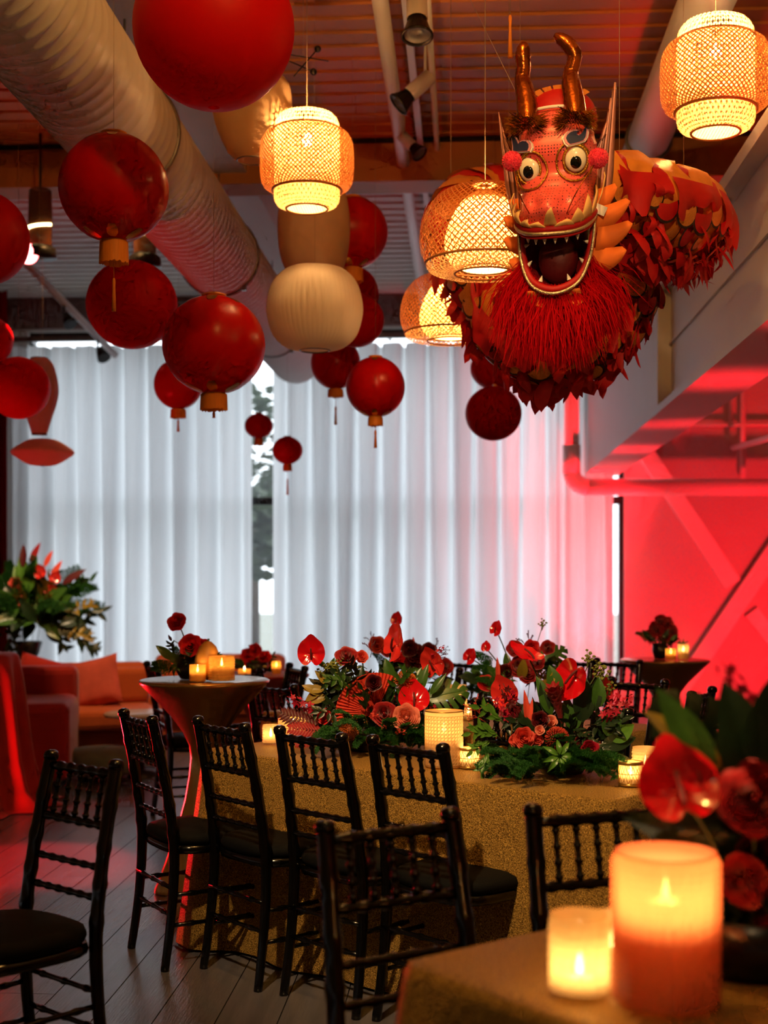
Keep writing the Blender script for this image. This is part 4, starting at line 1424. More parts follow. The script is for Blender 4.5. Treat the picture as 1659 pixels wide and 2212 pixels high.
def monstera_mesh(m):
    b = MB()
    L = 1.0
    def mid(t):
        return Vector((0, t, -0.25 * t * t))
    def half(t):
        return 0.5 * math.sin(PI * min(1, (t * 0.93 + 0.07)) ** 0.75) ** 0.8
    n = 6
    for sx in (-1, 1):
        for k in range(n):
            t0, t1 = k / n, (k + 0.78) / n
            rows = []
            for j in range(6):
                q = j / 5
                row = []
                for w in range(4):
                    t = t0 + (t1 - t0) * w / 3
                    hw = half(t + 0.02)
                    pinch = 1 - 0.25 * (q ** 2)
                    tc = (t0 + t1) / 2
                    tt_ = tc + (t - tc) * pinch
                    p = mid(tt_)
                    row.append((sx * hw * q, p.y + 0.16 * q, p.z - 0.18 * q * q + 0.03 * q))
                rows.append(row)
            b.grid(rows)
        rows = [[mid(j / 12) + Vector((sx * q * 0.34 * half(j / 12 + 0.02), 0.16 * q * 0.34, -0.01 * q)) for q in (0, 0.5, 1.0)] for j in range(13)]
        b.grid(rows)
    b.tube([mid(j / 8) + Vector((0, 0, 0.004)) for j in range(9)], [0.014 - 0.001 * j for j in range(9)], 5)
    return b.mesh('monstera_leaf', m)

def fan_mesh(m):
    n = 26
    inner, outer, mid_ = [], [], []
    for i in range(2 * n + 1):
        a = R(-68) + R(136) * i / (2 * n)
        z = 0.035 if i % 2 else -0.035
        inner.append((0.05 * math.sin(a), 0.05 * math.cos(a), z * 0.05))
        mid_.append((0.55 * math.sin(a), 0.55 * math.cos(a), z * 0.6))
        outer.append((1.0 * math.sin(a), 1.0 * math.cos(a), z))
    return MB().grid([inner, mid_, outer], smooth=False).mesh('fan_leaf', m)

def umbrella_mesh(m):
    b = MB()
    for k in range(8):
        M_ = Matrix.Rotation(2 * PI * k / 8 + 0.1 * (k % 3), 4, 'Z') @ T(0, 0.05, 0.0)
        rows = []
        for j in range(8):
            t = j / 7
            w = 0.075 * math.sin(PI * t ** 0.75) + 0.004
            rows.append([(u * w, t * (0.46 + 0.05 * (k % 2)), 0.10 * math.sin(PI * t) - 0.16 * t * t + 0.03 * abs(u)) for u in (-1, -0.5, 0, 0.5, 1)])
        b.grid(rows, M=M_)
    return b.mesh('umbrella_leaf', m)

def fern_mesh(m, seed=1):
    rr = random.Random(seed)
    b = MB()
    def P(t):
        return Vector((0, t, 0.25 * math.sin(PI * t * 0.8) - 0.25 * t * t))
    for k in range(16):
        t = 0.05 + 0.95 * k / 16
        ln = 0.34 * (1 - t * 0.75)
        for sx in (-1, 1):
            d = Vector((sx * 0.9, 0.45, rr.uniform(-0.15, 0.15))).normalized()
            base = P(t)
            for q in range(7):
                s = base + d * ln * (q + 0.5) / 7
                for w in range(8):
                    nd = Vector((rr.gauss(0, 1), rr.gauss(0, 1), rr.gauss(0, 0.7))).normalized() * 0.075
                    side = nd.orthogonal().normalized() * 0.011
                    b.add([s - side, s + side, s + nd], [(0, 1, 2)], False)
    b.tube([P(j / 6) for j in range(7)], 0.006, 4)
    return b.mesh('fern_frond', m)

def feather_mesh(m, n=11, W=0.26):
    b = MB()
    for k in range(n):
        t = 0.08 + 0.86 * k / n
        ln = W * math.sin(PI * (0.18 + 0.8 * t)) + 0.05
        for sx in (-1, 1):
            d = Vector((sx * 0.85, 0.55, -0.1)).normalized()
            nrm = Vector((-d.y, d.x, 0))
            rows = []
            for j in range(5):
                q = j / 4
                w = 0.038 * math.sin(PI * (0.12 + 0.86 * q))
                c = Vector((0, t, -0.1 * t * t)) + d * ln * q + Vector((0, 0, -0.05 * q * q))
                rows.append([c - nrm * w, c + Vector((0, 0, 0.01)), c + nrm * w])
            b.grid(rows)
    b.tube([(0, j / 6, -0.1 * (j / 6) ** 2) for j in range(7)], 0.008, 4)
    return b.mesh('feather_leaf', m)

def orchid_mesh(m, n=13, seed=1):
    rr = random.Random(seed)
    b = MB().tube([(0, j / 6, -0.12 * (j / 6) ** 2) for j in range(7)], 0.010, 5)
    for k in range(n):
        t = 0.15 + 0.85 * k / n
        a = k * 2.4
        c = Vector((0.10 * math.cos(a), t, -0.12 * t * t + 0.10 * math.sin(a)))
        N_ = Vector((math.cos(a), 0.3, math.sin(a) + 0.4))
        s = 0.15 * (1 - 0.45 * t)
        M_ = facing(c, N_, roll=rr.uniform(0, 2))
        for q in range(5):
            M2 = M_ @ Matrix.Rotation(2 * PI * q / 5, 4, 'Z')
            rows = []
            for j in range(4):
                v = j / 3
                w = s * 0.30 * math.sin(PI * (0.1 + 0.85 * v))
                rows.append([(-w, s * v, 0.15 * s * v * v), (0, s * v, 0.22 * s * v), (w, s * v, 0.15 * s * v * v)])
            b.grid(rows, M=M2)
    return b.mesh('orchid_spray', m)

def ginger_mesh(m):
    b = MB()
    for i in range(9):
        t = i / 8
        n = 6
        for k in range(n):
            a = 2 * PI * (k + 0.5 * (i % 2)) / n
            r = 0.055 + 0.14 * t ** 1.1 if t < 0.9 else 0.12
            z = -0.5 + 0.95 * t
            M_ = T(r * 0.55 * math.cos(a), r * 0.55 * math.sin(a), z) @ Matrix.Rotation(a - PI / 2, 4, 'Z') @ Matrix.Rotation(R(-12 - 18 * t), 4, 'X')
            rows = []
            for j in range(5):
                v = j / 4
                w = r * 0.75 * math.sin(PI * (0.2 + 0.75 * v))
                rows.append([(u * w, r * 0.35 - 0.5 * u * u * w, v * (0.2 + 0.05 * t)) for u in (-1, -0.5, 0, 0.5, 1)])
            b.grid(rows, M=M_)
    b.lathe([(0.02, -0.6), (0.06, -0.4), (0.13, 0.2), (0.1, 0.5), (0.01, 0.6)], 12)
    return b.mesh('torch_ginger', m)

def filler_mesh(m, seed=1):
    rr = random.Random(seed)
    b = MB()
    for k in range(16):
        p = Vector((rr.gauss(0, 0.22), rr.gauss(0, 0.22), rr.uniform(0.0, 0.5)))
        b.tube([(0, 0, -0.4), p * 0.6, p], 0.012, 4)
        for q in range(6):
            a = 2 * PI * q / 6
            b.ball(p + Vector((0.05 * math.cos(a), 0.05 * math.sin(a), 0.03 * (q % 2))), 0.045, 6, 4)
    return b.mesh('filler_sprig', m)

def sprig_mesh(m, n=9, seed=2):
    rr = random.Random(seed)
    def P(t):
        return Vector((0.06 * math.sin(3 * t), t, 0.15 * math.sin(PI * t) - 0.15 * t * t))
    b = MB().tube([P(j / 8) for j in range(9)], 0.008, 4)
    for k in range(n):
        t = 0.25 + 0.75 * k / n
        sx = 1 if k % 2 else -1
        M_ = facing(P(t), (0.3 * rr.uniform(-1, 1), -0.2, 1)) @ Matrix.Rotation(-sx * rr.uniform(0.5, 1.1), 4, 'Z')
        rows = []
        for j in range(7):
            v = j / 6
            w = 0.075 * math.sin(PI * v ** 0.8) + 0.002
            rows.append([(u * w, v * 0.36, -0.07 * v * v + 0.04 * abs(u) * 0.5) for u in (-1, 0, 1)])
        b.grid(rows, M=M_)
    return b.mesh('leafy_sprig', m)

def twig_mesh(m, seed=1):
    rr = random.Random(seed)
    b = MB()
    def grow(p, d, ln, depth):
        q = p + d * ln
        b.tube([p, (p + q) / 2 + Vector((rr.gauss(0, 0.02), rr.gauss(0, 0.02), 0)), q], [0.011, 0.008, 0.006], 4)
        if depth:
            for _ in range(3):
                grow(p + d * ln * rr.uniform(0.5, 1), (d + Vector((rr.gauss(0, 0.6), rr.gauss(0, 0.2), rr.gauss(0, 0.6)))).normalized(), ln * 0.62, depth - 1)
        else:
            b.ball(q, 0.02, 6, 4)
    grow(Vector((0, 0, 0)), Vector((0, 1, 0)), 0.45, 2)
    return b.mesh('budding_twig', m)

CAMR = Vector((cs, sn, 0))
CAMF = Vector((-sn, cs, 0))
def nrm(nx, nz, nt):
    return CAMR * nx + Vector((0, 0, 1)) * nz - CAMF * nt

class Bouquet:
    def __init__(self, name, label, cat, base, d, group=None, z=None):
        self.d = d
        self.root = thing(name, label, cat, base, 0, group)
        self.base = Vector(base)
    def pos(self, px, py, dd=0.0):
        return at(px, py, self.d + dd) - self.base
    def put(self, name, me, px, py, size, n=(0, 0, 1), roll=0.0, dd=0.0, up=None, parent=None):
        s = size * (self.d + dd) / F
        return place(name, me, parent or self.root, facing(self.pos(px, py, dd), nrm(*n), up or (0, 0, 1), roll, s))
    def stem(self, px, py, dd=0.0, r=0.0028, m='stem_green', start=(0, 0, 0.06)):
        p = self.pos(px, py, dd)
        st = Vector(start) + Vector((p.x * 0.18, p.y * 0.18, 0))
        mid_ = st.lerp(p, 0.55) + Vector((-(p.x) * 0.10, 0, 0.02))
        MB().tube(catmull([st, mid_, p], 5), r, 6).build('stem', m, self.root)
    def anthurium(self, px, py, size, n=(0, 0.1, 1), roll=0.0, dd=0.0, m='anthurium_red', stem=True):
        a, b = lib('anth_' + m, lambda: anthurium_meshes(m))
        o = self.put('anthurium', a, px, py, size, n, roll, dd)
        place('spadix', b, o)
        if stem:
            self.stem(px, py, dd + 0.02)
        return o
    def rose(self, px, py, size, n=(0, 0.3, 1), dd=0.0, m='rose_red', layers=5, stem=False):
        o = self.put('rose', lib('rose_%s_%d' % (m, layers), lambda: rose_mesh(m, layers)), px, py, size, n, rnd.uniform(0, 6), dd)
        if stem:
            self.stem(px, py, dd + 0.02)
        return o
    def leafdir(self, name, me, px, py, size, dx, dz, tow=0.3, dd=0.0, face=(0, 0.5, 1)):
        """leaf whose base is at the pixel and whose local y runs toward (dx right, dz up, tow viewer)"""
        s = size * (self.d + dd) / F
        y = nrm(dx, dz, tow).normalized()
        z = nrm(*face)
        z = (z - y * z.dot(y)).normalized()
        x = y.cross(z)
        M_ = Matrix((x, y, z)).transposed().to_4x4() @ Matrix.Scale(s, 4)
        M_.translation = self.pos(px, py, dd)
        return place(name, me, self.root, M_)

def leafm(m, W=0.36, droop=0.25):
    return lib('leaf_%s_%.2f_%.2f' % (m, W, droop), lambda: leaf_mesh(m, W, droop))
def fernm(k):
    return lib('fern%d' % k, lambda: fern_mesh('fern_green', k))
def sprigm(m, k=1):
    return lib('sprig_%s%d' % (m, k), lambda: sprig_mesh(m, 9, k))

def vase(b, r=0.09, h=0.08, m='vase_black'):
    MB().lathe([(0.01, 0.0), (r * 0.7, 0.0), (r, h * 0.5), (r * 0.95, h), (r * 0.9, h), (r * 0.85, h * 0.6), (0.01, h * 0.4)], 24).build('bowl', m, b.root)

def mound(b, px0, px1, py, n, size, seed, d_sp=0.12, back=False):
    rr = random.Random(seed)
    for k in range(n):
        q = rr.uniform(-1, 1)
        px = (px0 + px1) / 2 + q * (px1 - px0) / 2 * 0.8
        b.leafdir('fern_frond', fernm(1 + k % 3), px, py - rr.uniform(5, 40), size * rr.uniform(0.7, 1.15), q * 0.9 + rr.uniform(-0.5, 0.5), rr.uniform(-0.35, 0.5),
                  rr.uniform(0.2, 0.9), rr.uniform(-d_sp, 0.04), (0, 1, 0.4))

# main centrepiece A (left of the cane candle)
ca = T1 - UC * 0.40
bx, by = cam_xy(ca.x, ca.y)
A = Bouquet('flower_centrepiece', 'large floral centrepiece of red anthuriums and a coral palm fan on the gold table', 'flowers', (bx, by, TOPZ), ca.y, 'flower centrepieces')
vase(A, 0.10, 0.09)
A.anthurium(673, 1413, 64, (-0.1, 0.1, 1), 0.0, -0.02)
A.anthurium(856, 1394, 84, (-1.5, 0.35, 0.9), -0.55, -0.04, 'anthurium_coral')
A.anthurium(938, 1436, 66, (-0.8, -0.2, 1), 0.15, -0.05, 'anthurium_coral')
A.anthurium(894, 1515, 72, (0.05, 0.75, 1), 0.0, -0.14)
A.rose(748, 1416, 46, (-0.1, 0.8, 1), 0.02, 'rose_red', 5, True)
A.rose(699, 1547, 33, (-0.4, 0.3, 1), -0.1, 'rose_bright', 4, True)
A.rose(830, 1542, 52, (-0.1, 0.3, 1), -0.16, 'rose_red', 5)
A.rose(878, 1550, 56, (0.0, 0.2, 1), -0.19, 'rose_blush', 7)
A.rose(807, 1475, 34, (0, 0.2, 1), -0.16, 'burgundy', 5, True)
A.rose(782, 1418, 26, (0.2, 0.3, 1), 0.08, 'rose_coral', 4, True)
A.rose(790, 1470, 40, (-0.2, 0.4, 1), 0.05, 'rose_red', 5)
A.put('protea', lib('protea_o', lambda: protea_mesh('protea')), 875, 1473, 50, (0.2, 0.25, 1), 0, -0.08)
A.stem(875, 1478, -0.06)
A.put('protea', lib('protea_o', None), 755, 1578, 44, (-0.3, -0.05, 1), 0, -0.16)
A.leafdir('fan_leaf', lib('fan', lambda: fan_mesh('coral_leaf')), 812, 1540, 88, -0.62, 0.72, 0.15, -0.10, (0, 0.1, 1))
A.leafdir('monstera_leaf', lib('monstera', lambda: monstera_mesh('leaf_green')), 915, 1512, 88, 0.72, 0.25, 0.1, -0.06, (-0.2, 0.55, 1))
for a_ in ((905, 1497, 64, 0.25, 1, 'leaf_green', 0.34), (930, 1500, 56, 0.55, 0.85, 'leaf_green', 0.3), (838, 1520, 70, 0.05, 1, 'leaf_green', 0.42), (826, 1552, 56, -0.35, 1, 'leaf_green', 0.40),
           (868, 1530, 50, -0.1, 1, 'leaf_dark', 0.4), (850, 1470, 50, -0.4, 0.9, 'leaf_green', 0.5), (790, 1500, 60, -0.2, 1, 'leaf_dark', 0.4)):
    A.leafdir('leaf', leafm(a_[5], a_[6]), a_[0], a_[1], a_[2], a_[3], a_[4], 0.1, -0.08, (-0.3, 0.1, 1))
for a_ in ((695, 1500, 46, -0.75, 0.45), (700, 1490, 44, -0.9, 0.1), (705, 1505, 50, -0.85, -0.15), (712, 1480, 44, -0.5, 0.6), (690, 1492, 38, -0.6, -0.4)):
    A.leafdir('leaf', leafm('leaf_yellow', 0.46), a_[0], a_[1], a_[2], a_[3], a_[4], 0.2, 0.0, (0.1, 0.5, 1))
for a_ in ((764, 1450, 62, 'leaf_dark'), (722, 1486, 60, 'leaf_dark'), (738, 1520, 56, 'leaf_dark'), (905, 1600, 50, 'leaf_green'), (715, 1440, 40, 'lime_filler')):
    A.put('umbrella_leaf', lib('umb_' + a_[3], lambda: umbrella_mesh(a_[3])), a_[0], a_[1], a_[2], (rnd.uniform(-0.4, 0.4), 0.9, 0.8), rnd.uniform(0, 3), 0.02)
for a_ in ((708, 1452, 40), (735, 1470, 44), (725, 1445, 34)):
    A.put('filler_sprig', lib('filler', lambda: filler_mesh('lime_filler')), a_[0], a_[1], a_[2], (-0.2, 1, 0.3), 0, 0.0)
    A.stem(a_[0], a_[1] + 8, 0.0, 0.0018)
A.leafdir('feather_leaf', lib('feather', lambda: feather_mesh('burgundy')), 692, 1572, 98, -0.95, 0.42, 0.15, -0.06, (0.1, 0.5, 1))
A.leafdir('feather_leaf', lib('feather_r', lambda: feather_mesh('rose_red')), 700, 1580, 84, -0.98, 0.15, 0.25, -0.10, (0.1, 0.6, 1))
A.leafdir('feather_leaf', lib('feather_r', None), 690, 1592, 60, -0.9, -0.2, 0.3, -0.10, (0.1, 0.6, 1))
for a_ in ((690, 1540, 78, -0.85, 0.5, 1), (780, 1556, 60, -0.7, 0.6, 2), (925, 1570, 56, 0.2, 0.8, 3), (930, 1420, 40, 0.7, 0.6, 1)):
    A.leafdir('orchid_spray', lib('orchid%d' % a_[5], lambda: orchid_mesh('orchid', 13, a_[5])), a_[0], a_[1], a_[2], a_[3], a_[4], 0.2, -0.06)
for a_ in ((832, 1568, 40), (856, 1580, 40), (800, 1545, 38)):
    A.leafdir('orchid_spray', lib('alstro', lambda: orchid_mesh('rose_coral', 7, 5)), a_[0], a_[1], a_[2], rnd.uniform(-0.5, 0.6), 0.1, 0.9, -0.2)
A.leafdir('budding_twig', lib('twig', lambda: twig_mesh('twig')), 800, 1420, 60, 0.1, 1, 0, 0.1)
A.leafdir('budding_twig', lib('twig', None), 920, 1430, 70, 0.9, 0.45, 0, 0.1)
mound(A, 690, 940, 1612, 44, 66, 4, 0.24)
for k in range(40):
    q = rnd.uniform(-1, 1)
    A.leafdir('leafy_sprig', sprigm('leaf_dark' if k % 3 else 'leaf_green', 1 + k % 2), 800 + q * 70, rnd.uniform(1480, 1590), rnd.uniform(50, 80), q * 0.9 + rnd.uniform(-0.3, 0.3), rnd.uniform(-0.1, 1), rnd.uniform(-0.2, 0.6), rnd.uniform(-0.12, 0.12))

# centrepiece B (right of the cane candle)
cb_ = T1 + UC * 0.50
bx, by = cam_xy(cb_.x, cb_.y)
B = Bouquet('flower_centrepiece', 'floral centrepiece with torch ginger, coral rose and green umbrella leaf on the gold table', 'flowers', (bx, by, TOPZ), cb_.y, 'flower centrepieces')
vase(B, 0.10, 0.09)
B.anthurium(1142, 1420, 74, (0.35, 1.6, 0.6), 0.5, 0.0)
B.anthurium(1240, 1462, 92, (-1.1, 0.05, 1), 2.6, -0.06)
B.anthurium(1094, 1502, 70, (-0.7, 0.1, 1), 0.35, -0.02, 'anthurium_coral')
B.anthurium(1304, 1494, 50, (0.6, 0.1, 0.8), 0.1, 0.06, 'anthurium_coral')
B.put('torch_ginger', lib('ginger', lambda: ginger_mesh('rose_red')), 1204, 1522, 76, (-0.28, 1, 0.28), 0, -0.08)
B.stem(1214, 1560, -0.06, 0.005, 'stem_green')
B.rose(1167, 1555, 36, (0, 0.25, 1), -0.16, 'burgundy', 5)
B.rose(1132, 1594, 44, (0.1, 0.1, 1), -0.2, 'rose_coral', 6)
B.rose(1112, 1600, 26, (-0.4, 0.0, 1), -0.18, 'rose_coral', 4)
B.rose(1191, 1557, 26, (0.2, 0.4, 1), -0.13, 'rose_blush', 4)
B.rose(1166, 1577, 20, (0.1, 0.3, 1), -0.19, 'rose_blush', 3)
B.rose(1161, 1597, 26, (0.2, 0.3, 1), -0.18, 'rose_coral', 4)
B.put('protea', lib('protea_r', lambda: protea_mesh('protea_red')), 1203, 1597, 54, (0.05, 0.35, 1), 0, -0.18)
B.rose(1276, 1620, 40, (0.3, 0.1, 1), -0.16, 'orchid', 4)
B.rose(1258, 1600, 28, (0.2, 0.2, 1), -0.12, 'burgundy', 4)
B.put('umbrella_leaf', lib('umb_leaf_bright', lambda: umbrella_mesh('leaf_bright')), 1209, 1634, 76, (0.0, 0.25, 1), 0.1, -0.27)
for a_ in ((1205, 1500, 64, -0.25, 1, 'leaf_green', 0.55), (1192, 1545, 88, -0.35, 1, 'leaf_green', 0.34), (1180, 1540, 70, -0.12, 1, 'leaf_dark', 0.36), (1258, 1560, 104, 0.05, 1, 'leaf_dark', 0.46),
           (1232, 1575, 76, -0.1, 1, 'leaf_green', 0.36), (1236, 1580, 60, 0.35, 0.9, 'leaf_green', 0.36), (1275, 1540, 76, 0.25, 1, 'leaf_dark', 0.44), (1290, 1530, 66, 0.1, 1, 'leaf_green', 0.5),
           (1310, 1590, 62, 0.35, 0.8, 'leaf_green', 0.7), (1320, 1600, 60, 0.5, 0.35, 'leaf_bright', 0.6), (1300, 1610, 76, 0.9, 0.2, 'leaf_dark', 0.5), (1300, 1640, 72, 0.9, -0.1, 'leaf_dark', 0.5), (1180, 1500, 56, 0.3, 0.8, 'leaf_yellow', 0.3)):
    B.leafdir('leaf', leafm(a_[5], a_[6]), a_[0], a_[1], a_[2], a_[3], a_[4], 0.1, -0.06, (0.1, 0.1, 1))
for a_ in ((1271, 1428, 30), (1300, 1464, 40), (1318, 1490, 28), (1290, 1448, 26)):
    B.put('filler_sprig', lib('filler', None), a_[0], a_[1], a_[2] * 1.3, (0.1, 1, 0.2), 0, 0.0)
    B.stem(a_[0], a_[1] + 6, 0.0, 0.0018)
for a_ in ((1120, 1565, 95, -0.35, 1, 1, 'burgundy'), (1112, 1560, 76, -0.1, 1, 2, 'orchid'), (1105, 1560, 70, -0.6, 0.9, 3, 'orchid'), (1300, 1560, 80, 0.45, 0.9, 2, 'orchid'), (1310, 1550, 76, 0.8, 0.7, 1, 'orchid'), (1250, 1620, 50, 0.5, 0.2, 2, 'orchid')):
    B.leafdir('orchid_spray', lib('orch_%s%d' % (a_[6], a_[5]), lambda: orchid_mesh(a_[6], 13, a_[5])), a_[0], a_[1], a_[2], a_[3], a_[4], 0.2, -0.06)
B.leafdir('heliconia', leafm('coral_leaf', 0.2, 0.1), 1140, 1568, 78, -0.06, 1, 0.05, -0.1, (0.4, 0, 1))
B.leafdir('heliconia', leafm('coral_leaf', 0.2, 0.1), 1143, 1565, 56, 0.1, 1, 0.05, -0.1, (-0.4, 0, 1))
for a_ in ((1085, 1600, 70, -0.95, 0.5), (1075, 1590, 66, -1, 0.15), (1070, 1600, 60, -0.8, -0.3), (1060, 1615, 60, -0.3, -0.8), (1090, 1570, 76, -0.9, 0.7)):
    B.leafdir('leafy_sprig', sprigm('leaf_bright', 1), a_[0], a_[1], a_[2], a_[3], a_[4], 0.3, -0.1)
for a_ in ((1300, 1690, 56, 0.15, 1), (1296, 1690, 50, -0.2, 0.9), (1310, 1692, 44, 0.6, 0.5)):
    B.leafdir('leafy_sprig', sprigm('leaf_bright', 1), a_[0], a_[1], a_[2], a_[3], a_[4], 0.1, -0.22)
for a_ in ((1050, 1560, 70, -0.9, 0.5), (1045, 1550, 76, -0.8, 0.75), (1040, 1556, 60, -0.2, 0.9)):
    B.leafdir('budding_twig', lib('twig_c', lambda: twig_mesh('coral_leaf', 3)), a_[0], a_[1], a_[2], a_[3], a_[4], 0.1, -0.02)
mound(B, 1056, 1300, 1672, 64, 72, 8, 0.30)
for k in range(36):
    q = rnd.uniform(-0.6, 1)
    B.leafdir('leafy_sprig', sprigm('leaf_dark', 1 + k % 2), 1210 + q * 80, rnd.uniform(1540, 1640), rnd.uniform(50, 84), q * 0.9 + rnd.uniform(-0.3, 0.3), rnd.uniform(-0.3, 0.9), rnd.uniform(-0.2, 0.6), rnd.uniform(-0.1, 0.12))

def lush(b, px, py, w, h, n, seed, size=1.0, flowers=True, dark=False):
    """a generic dome of leaves and red blooms"""
    rr = random.Random(seed)
    for k in range(n):
        a = rr.uniform(0.05, PI - 0.05)
        q = rr.uniform(0.35, 1.0)
        x, z = math.cos(a) * q, math.sin(a) * q
        X, Y = px + x * w * 0.55, py - z * h * 0.6
        kind = rr.choice(['leaf', 'sprig', 'umb', 'leaf', 'fern'])
        lm = rr.choice(['leaf_dark', 'leaf_dark', 'leaf_green'] if dark else ['leaf_green', 'leaf_dark', 'leaf_green', 'leaf_yellow'])
        if kind == 'leaf':
            b.leafdir('leaf', leafm(lm, 0.45), X, Y, rr.uniform(36, 60) * size, x + rr.uniform(-0.2, 0.2), z, rr.uniform(-0.3, 0.5), rr.uniform(-0.1, 0.1))
        elif kind == 'sprig':
            b.leafdir('leafy_sprig', sprigm(lm, 1), X, Y, rr.uniform(40, 64) * size, x, z, rr.uniform(-0.3, 0.5), rr.uniform(-0.1, 0.1))
        elif kind == 'umb':
            b.put('umbrella_leaf', lib('umb_' + lm, lambda: umbrella_mesh(lm)), X, Y, rr.uniform(40, 58) * size, (x, 0.7, 0.8), rr.uniform(0, 3), rr.uniform(-0.08, 0.08))
        else:
            b.leafdir('fern_frond', fernm(1), X, Y, rr.uniform(40, 60) * size, x, z * 0.6, rr.uniform(-0.2, 0.6), rr.uniform(-0.1, 0.1))

# centrepieces on the second table
p2 = T2 + UC * 0.40
Cq = Bouquet('flower_centrepiece', 'blurred centrepiece with a cut-leaf frond on the second table', 'flowers', (*cam_xy(p2.x, p2.y), TOPZ), p2.y, 'flower centrepieces')
vase(Cq)
lush(Cq, 1115, 1500, 150, 130, 26, 21, 0.9)
Cq.anthurium(1072, 1361, 34, (-0.8, 0.3, 0.9), -0.5)
Cq.anthurium(1015, 1420, 36, (-0.7, 0.2, 0.9), -0.7)
Cq.anthurium(1050, 1400, 24, (-0.4, 0.5, 0.9), 0)
for a_ in ((1112, 1400, 34, 'rose_red'), (1150, 1400, 36, 'rose_bright'), (1122, 1440, 44, 'rose_red'), (1183, 1398, 30, 'rose_red'), (1050, 1475, 34, 'rose_bright'), (1140, 1455, 40, 'rose_red'), (1095, 1450, 34, 'burgundy'), (1160, 1430, 32, 'rose_red')):
    Cq.rose(a_[0], a_[1], a_[2], (rnd.uniform(-0.3, 0.3), 0.3, 1), -0.06, a_[3], 5)
Cq.leafdir('monstera_leaf', lib('monstera', None), 1165, 1440, 66, 0.75, 0.6, 0, 0.06, (-0.2, 0.3, 1))
Cq.leafdir('budding_twig', lib('twig', None), 1060, 1420, 76, -0.9, 0.25, 0, 0.05)
Cq.leafdir('budding_twig', lib('twig', None), 1140, 1420, 80, 0.05, 1, 0, 0.05)
Cq.leafdir('heliconia', leafm('coral_leaf', 0.2, 0.1), 1075, 1475, 56, 0.02, 1, 0.05, -0.1, (0.4, 0, 1))
Cq.put('filler_sprig', lib('filler', None), 1172, 1352, 26, (0.1, 1, 0.2), 0, 0.05)
Cq.stem(1172, 1352, 0.05, 0.0016)
p2 = T2 - UC * 0.42
Dq = Bouquet('flower_centrepiece', 'blurred centrepiece of burgundy blooms behind the main one', 'flowers', (*cam_xy(p2.x, p2.y), TOPZ), p2.y, 'flower centrepieces')
vase(Dq)
lush(Dq, 865, 1500, 150, 130, 22, 33, 0.9, dark=True)
Dq.anthurium(857, 1340, 30, (-0.5, 0.2, 1), -0.3)
Dq.anthurium(850, 1362, 26, (0.5, 0.2, 1), 2.8, m='anthurium_coral')
for a_ in ((815, 1392, 36, 'protea_red'), (884, 1400, 36, 'burgundy'), (900, 1412, 40, 'burgundy'), (925, 1405, 34, 'burgundy'), (895, 1430, 40, 'burgundy'), (838, 1400, 36, 'rose_red'), (862, 1425, 36, 'rose_bright'), (960, 1440, 36, 'rose_red')):
    Dq.rose(a_[0], a_[1], a_[2], (rnd.uniform(-0.3, 0.3), 0.3, 1), -0.06, a_[3], 5)
Dq.leafdir('heliconia', leafm('coral_leaf', 0.3, 0.1), 890, 1420, 44, 0.1, 1, 0.05, 0, (0.4, 0, 1))
Dq.leafdir('budding_twig', lib('twig', None), 915, 1415, 80, 0.95, 0.3, 0, 0.05)
Dq.leafdir('budding_twig', lib('twig', None), 805, 1400, 50, -0.1, 1, 0, 0.05)

# cocktail table bouquet with standing rose and papaya
p = at(415, 1462, 6.22)
E = Bouquet('rose_bouquet', 'low bouquet of red roses with one tall rose on the gold cocktail table', 'flowers', (p.x, p.y, ct), 6.22, 'small table bouquets')
vase(E, 0.075, 0.075)
E.rose(381, 1342, 40, (-0.3, 0.5, 1), 0, 'rose_bright', 5, True)
E.rose(411, 1393, 46, (0, 0.25, 1), -0.08, 'rose_bright', 6, True)
E.rose(440, 1396, 34, (0.6, 0.3, 0.8), -0.04, 'rose_bright', 5, True)
E.put('rose_bud', leafm('burgundy', 0.4, 0.05), 371, 1385, 16, (0, 0, 1), 0.5)
E.stem(374, 1383, 0, 0.002)
lush(E, 400, 1450, 90, 62, 22, 41, 0.85, dark=True)
p = at(449, 1418, 6.12)
pa = thing('papaya', 'ripe yellow and orange papaya standing behind the bumpy candle', 'fruit', (p.x, p.y, ct))
MB().lathe([(0.004, 0.0), (0.04, 0.012), (0.062, 0.05), (0.058, 0.10), (0.038, 0.15), (0.016, 0.172), (0.003, 0.176)], 20).build('fruit_body', 'papaya', pa)
MB().tube([(0, 0, 0.172), (0.004, 0, 0.186)], 0.005, 6).build('stalk', 'stem_green', pa)
p = at(556, 1450, 8.4)
G = Bouquet('rose_bouquet', 'blurred red blooms on the rear cocktail table before the sofa', 'flowers', (p.x, p.y, 0.832), 8.4, 'small table bouquets')
vase(G, 0.07, 0.07)
for a_ in ((551, 1404, 28), (535, 1415, 30), (562, 1436, 34), (572, 1418, 26), (540, 1430, 28)):
    G.rose(a_[0], a_[1], a_[2], (0, 0.3, 1), 0, 'rose_bright', 4, True)
lush(G, 552, 1448, 60, 40, 12, 51, 0.55, dark=True)
p = at(1425, 1420, 8.95)
H = Bouquet('rose_bouquet', 'dark red blooms on the cocktail table before the crossbraced wall', 'flowers', (p.x, p.y, 0.892), 8.95, 'small table bouquets')
vase(H, 0.05, 0.10)
for a_ in ((1418, 1358, 32), (1440, 1345, 28), (1450, 1362, 28), (1428, 1340, 26), (1405, 1372, 26), (1436, 1372, 30)):
    H.rose(a_[0], a_[1], a_[2], (0, 0.3, 1), 0, 'rose_red', 4, True)
lush(H, 1425, 1392, 60, 24, 14, 61, 0.55, dark=True)

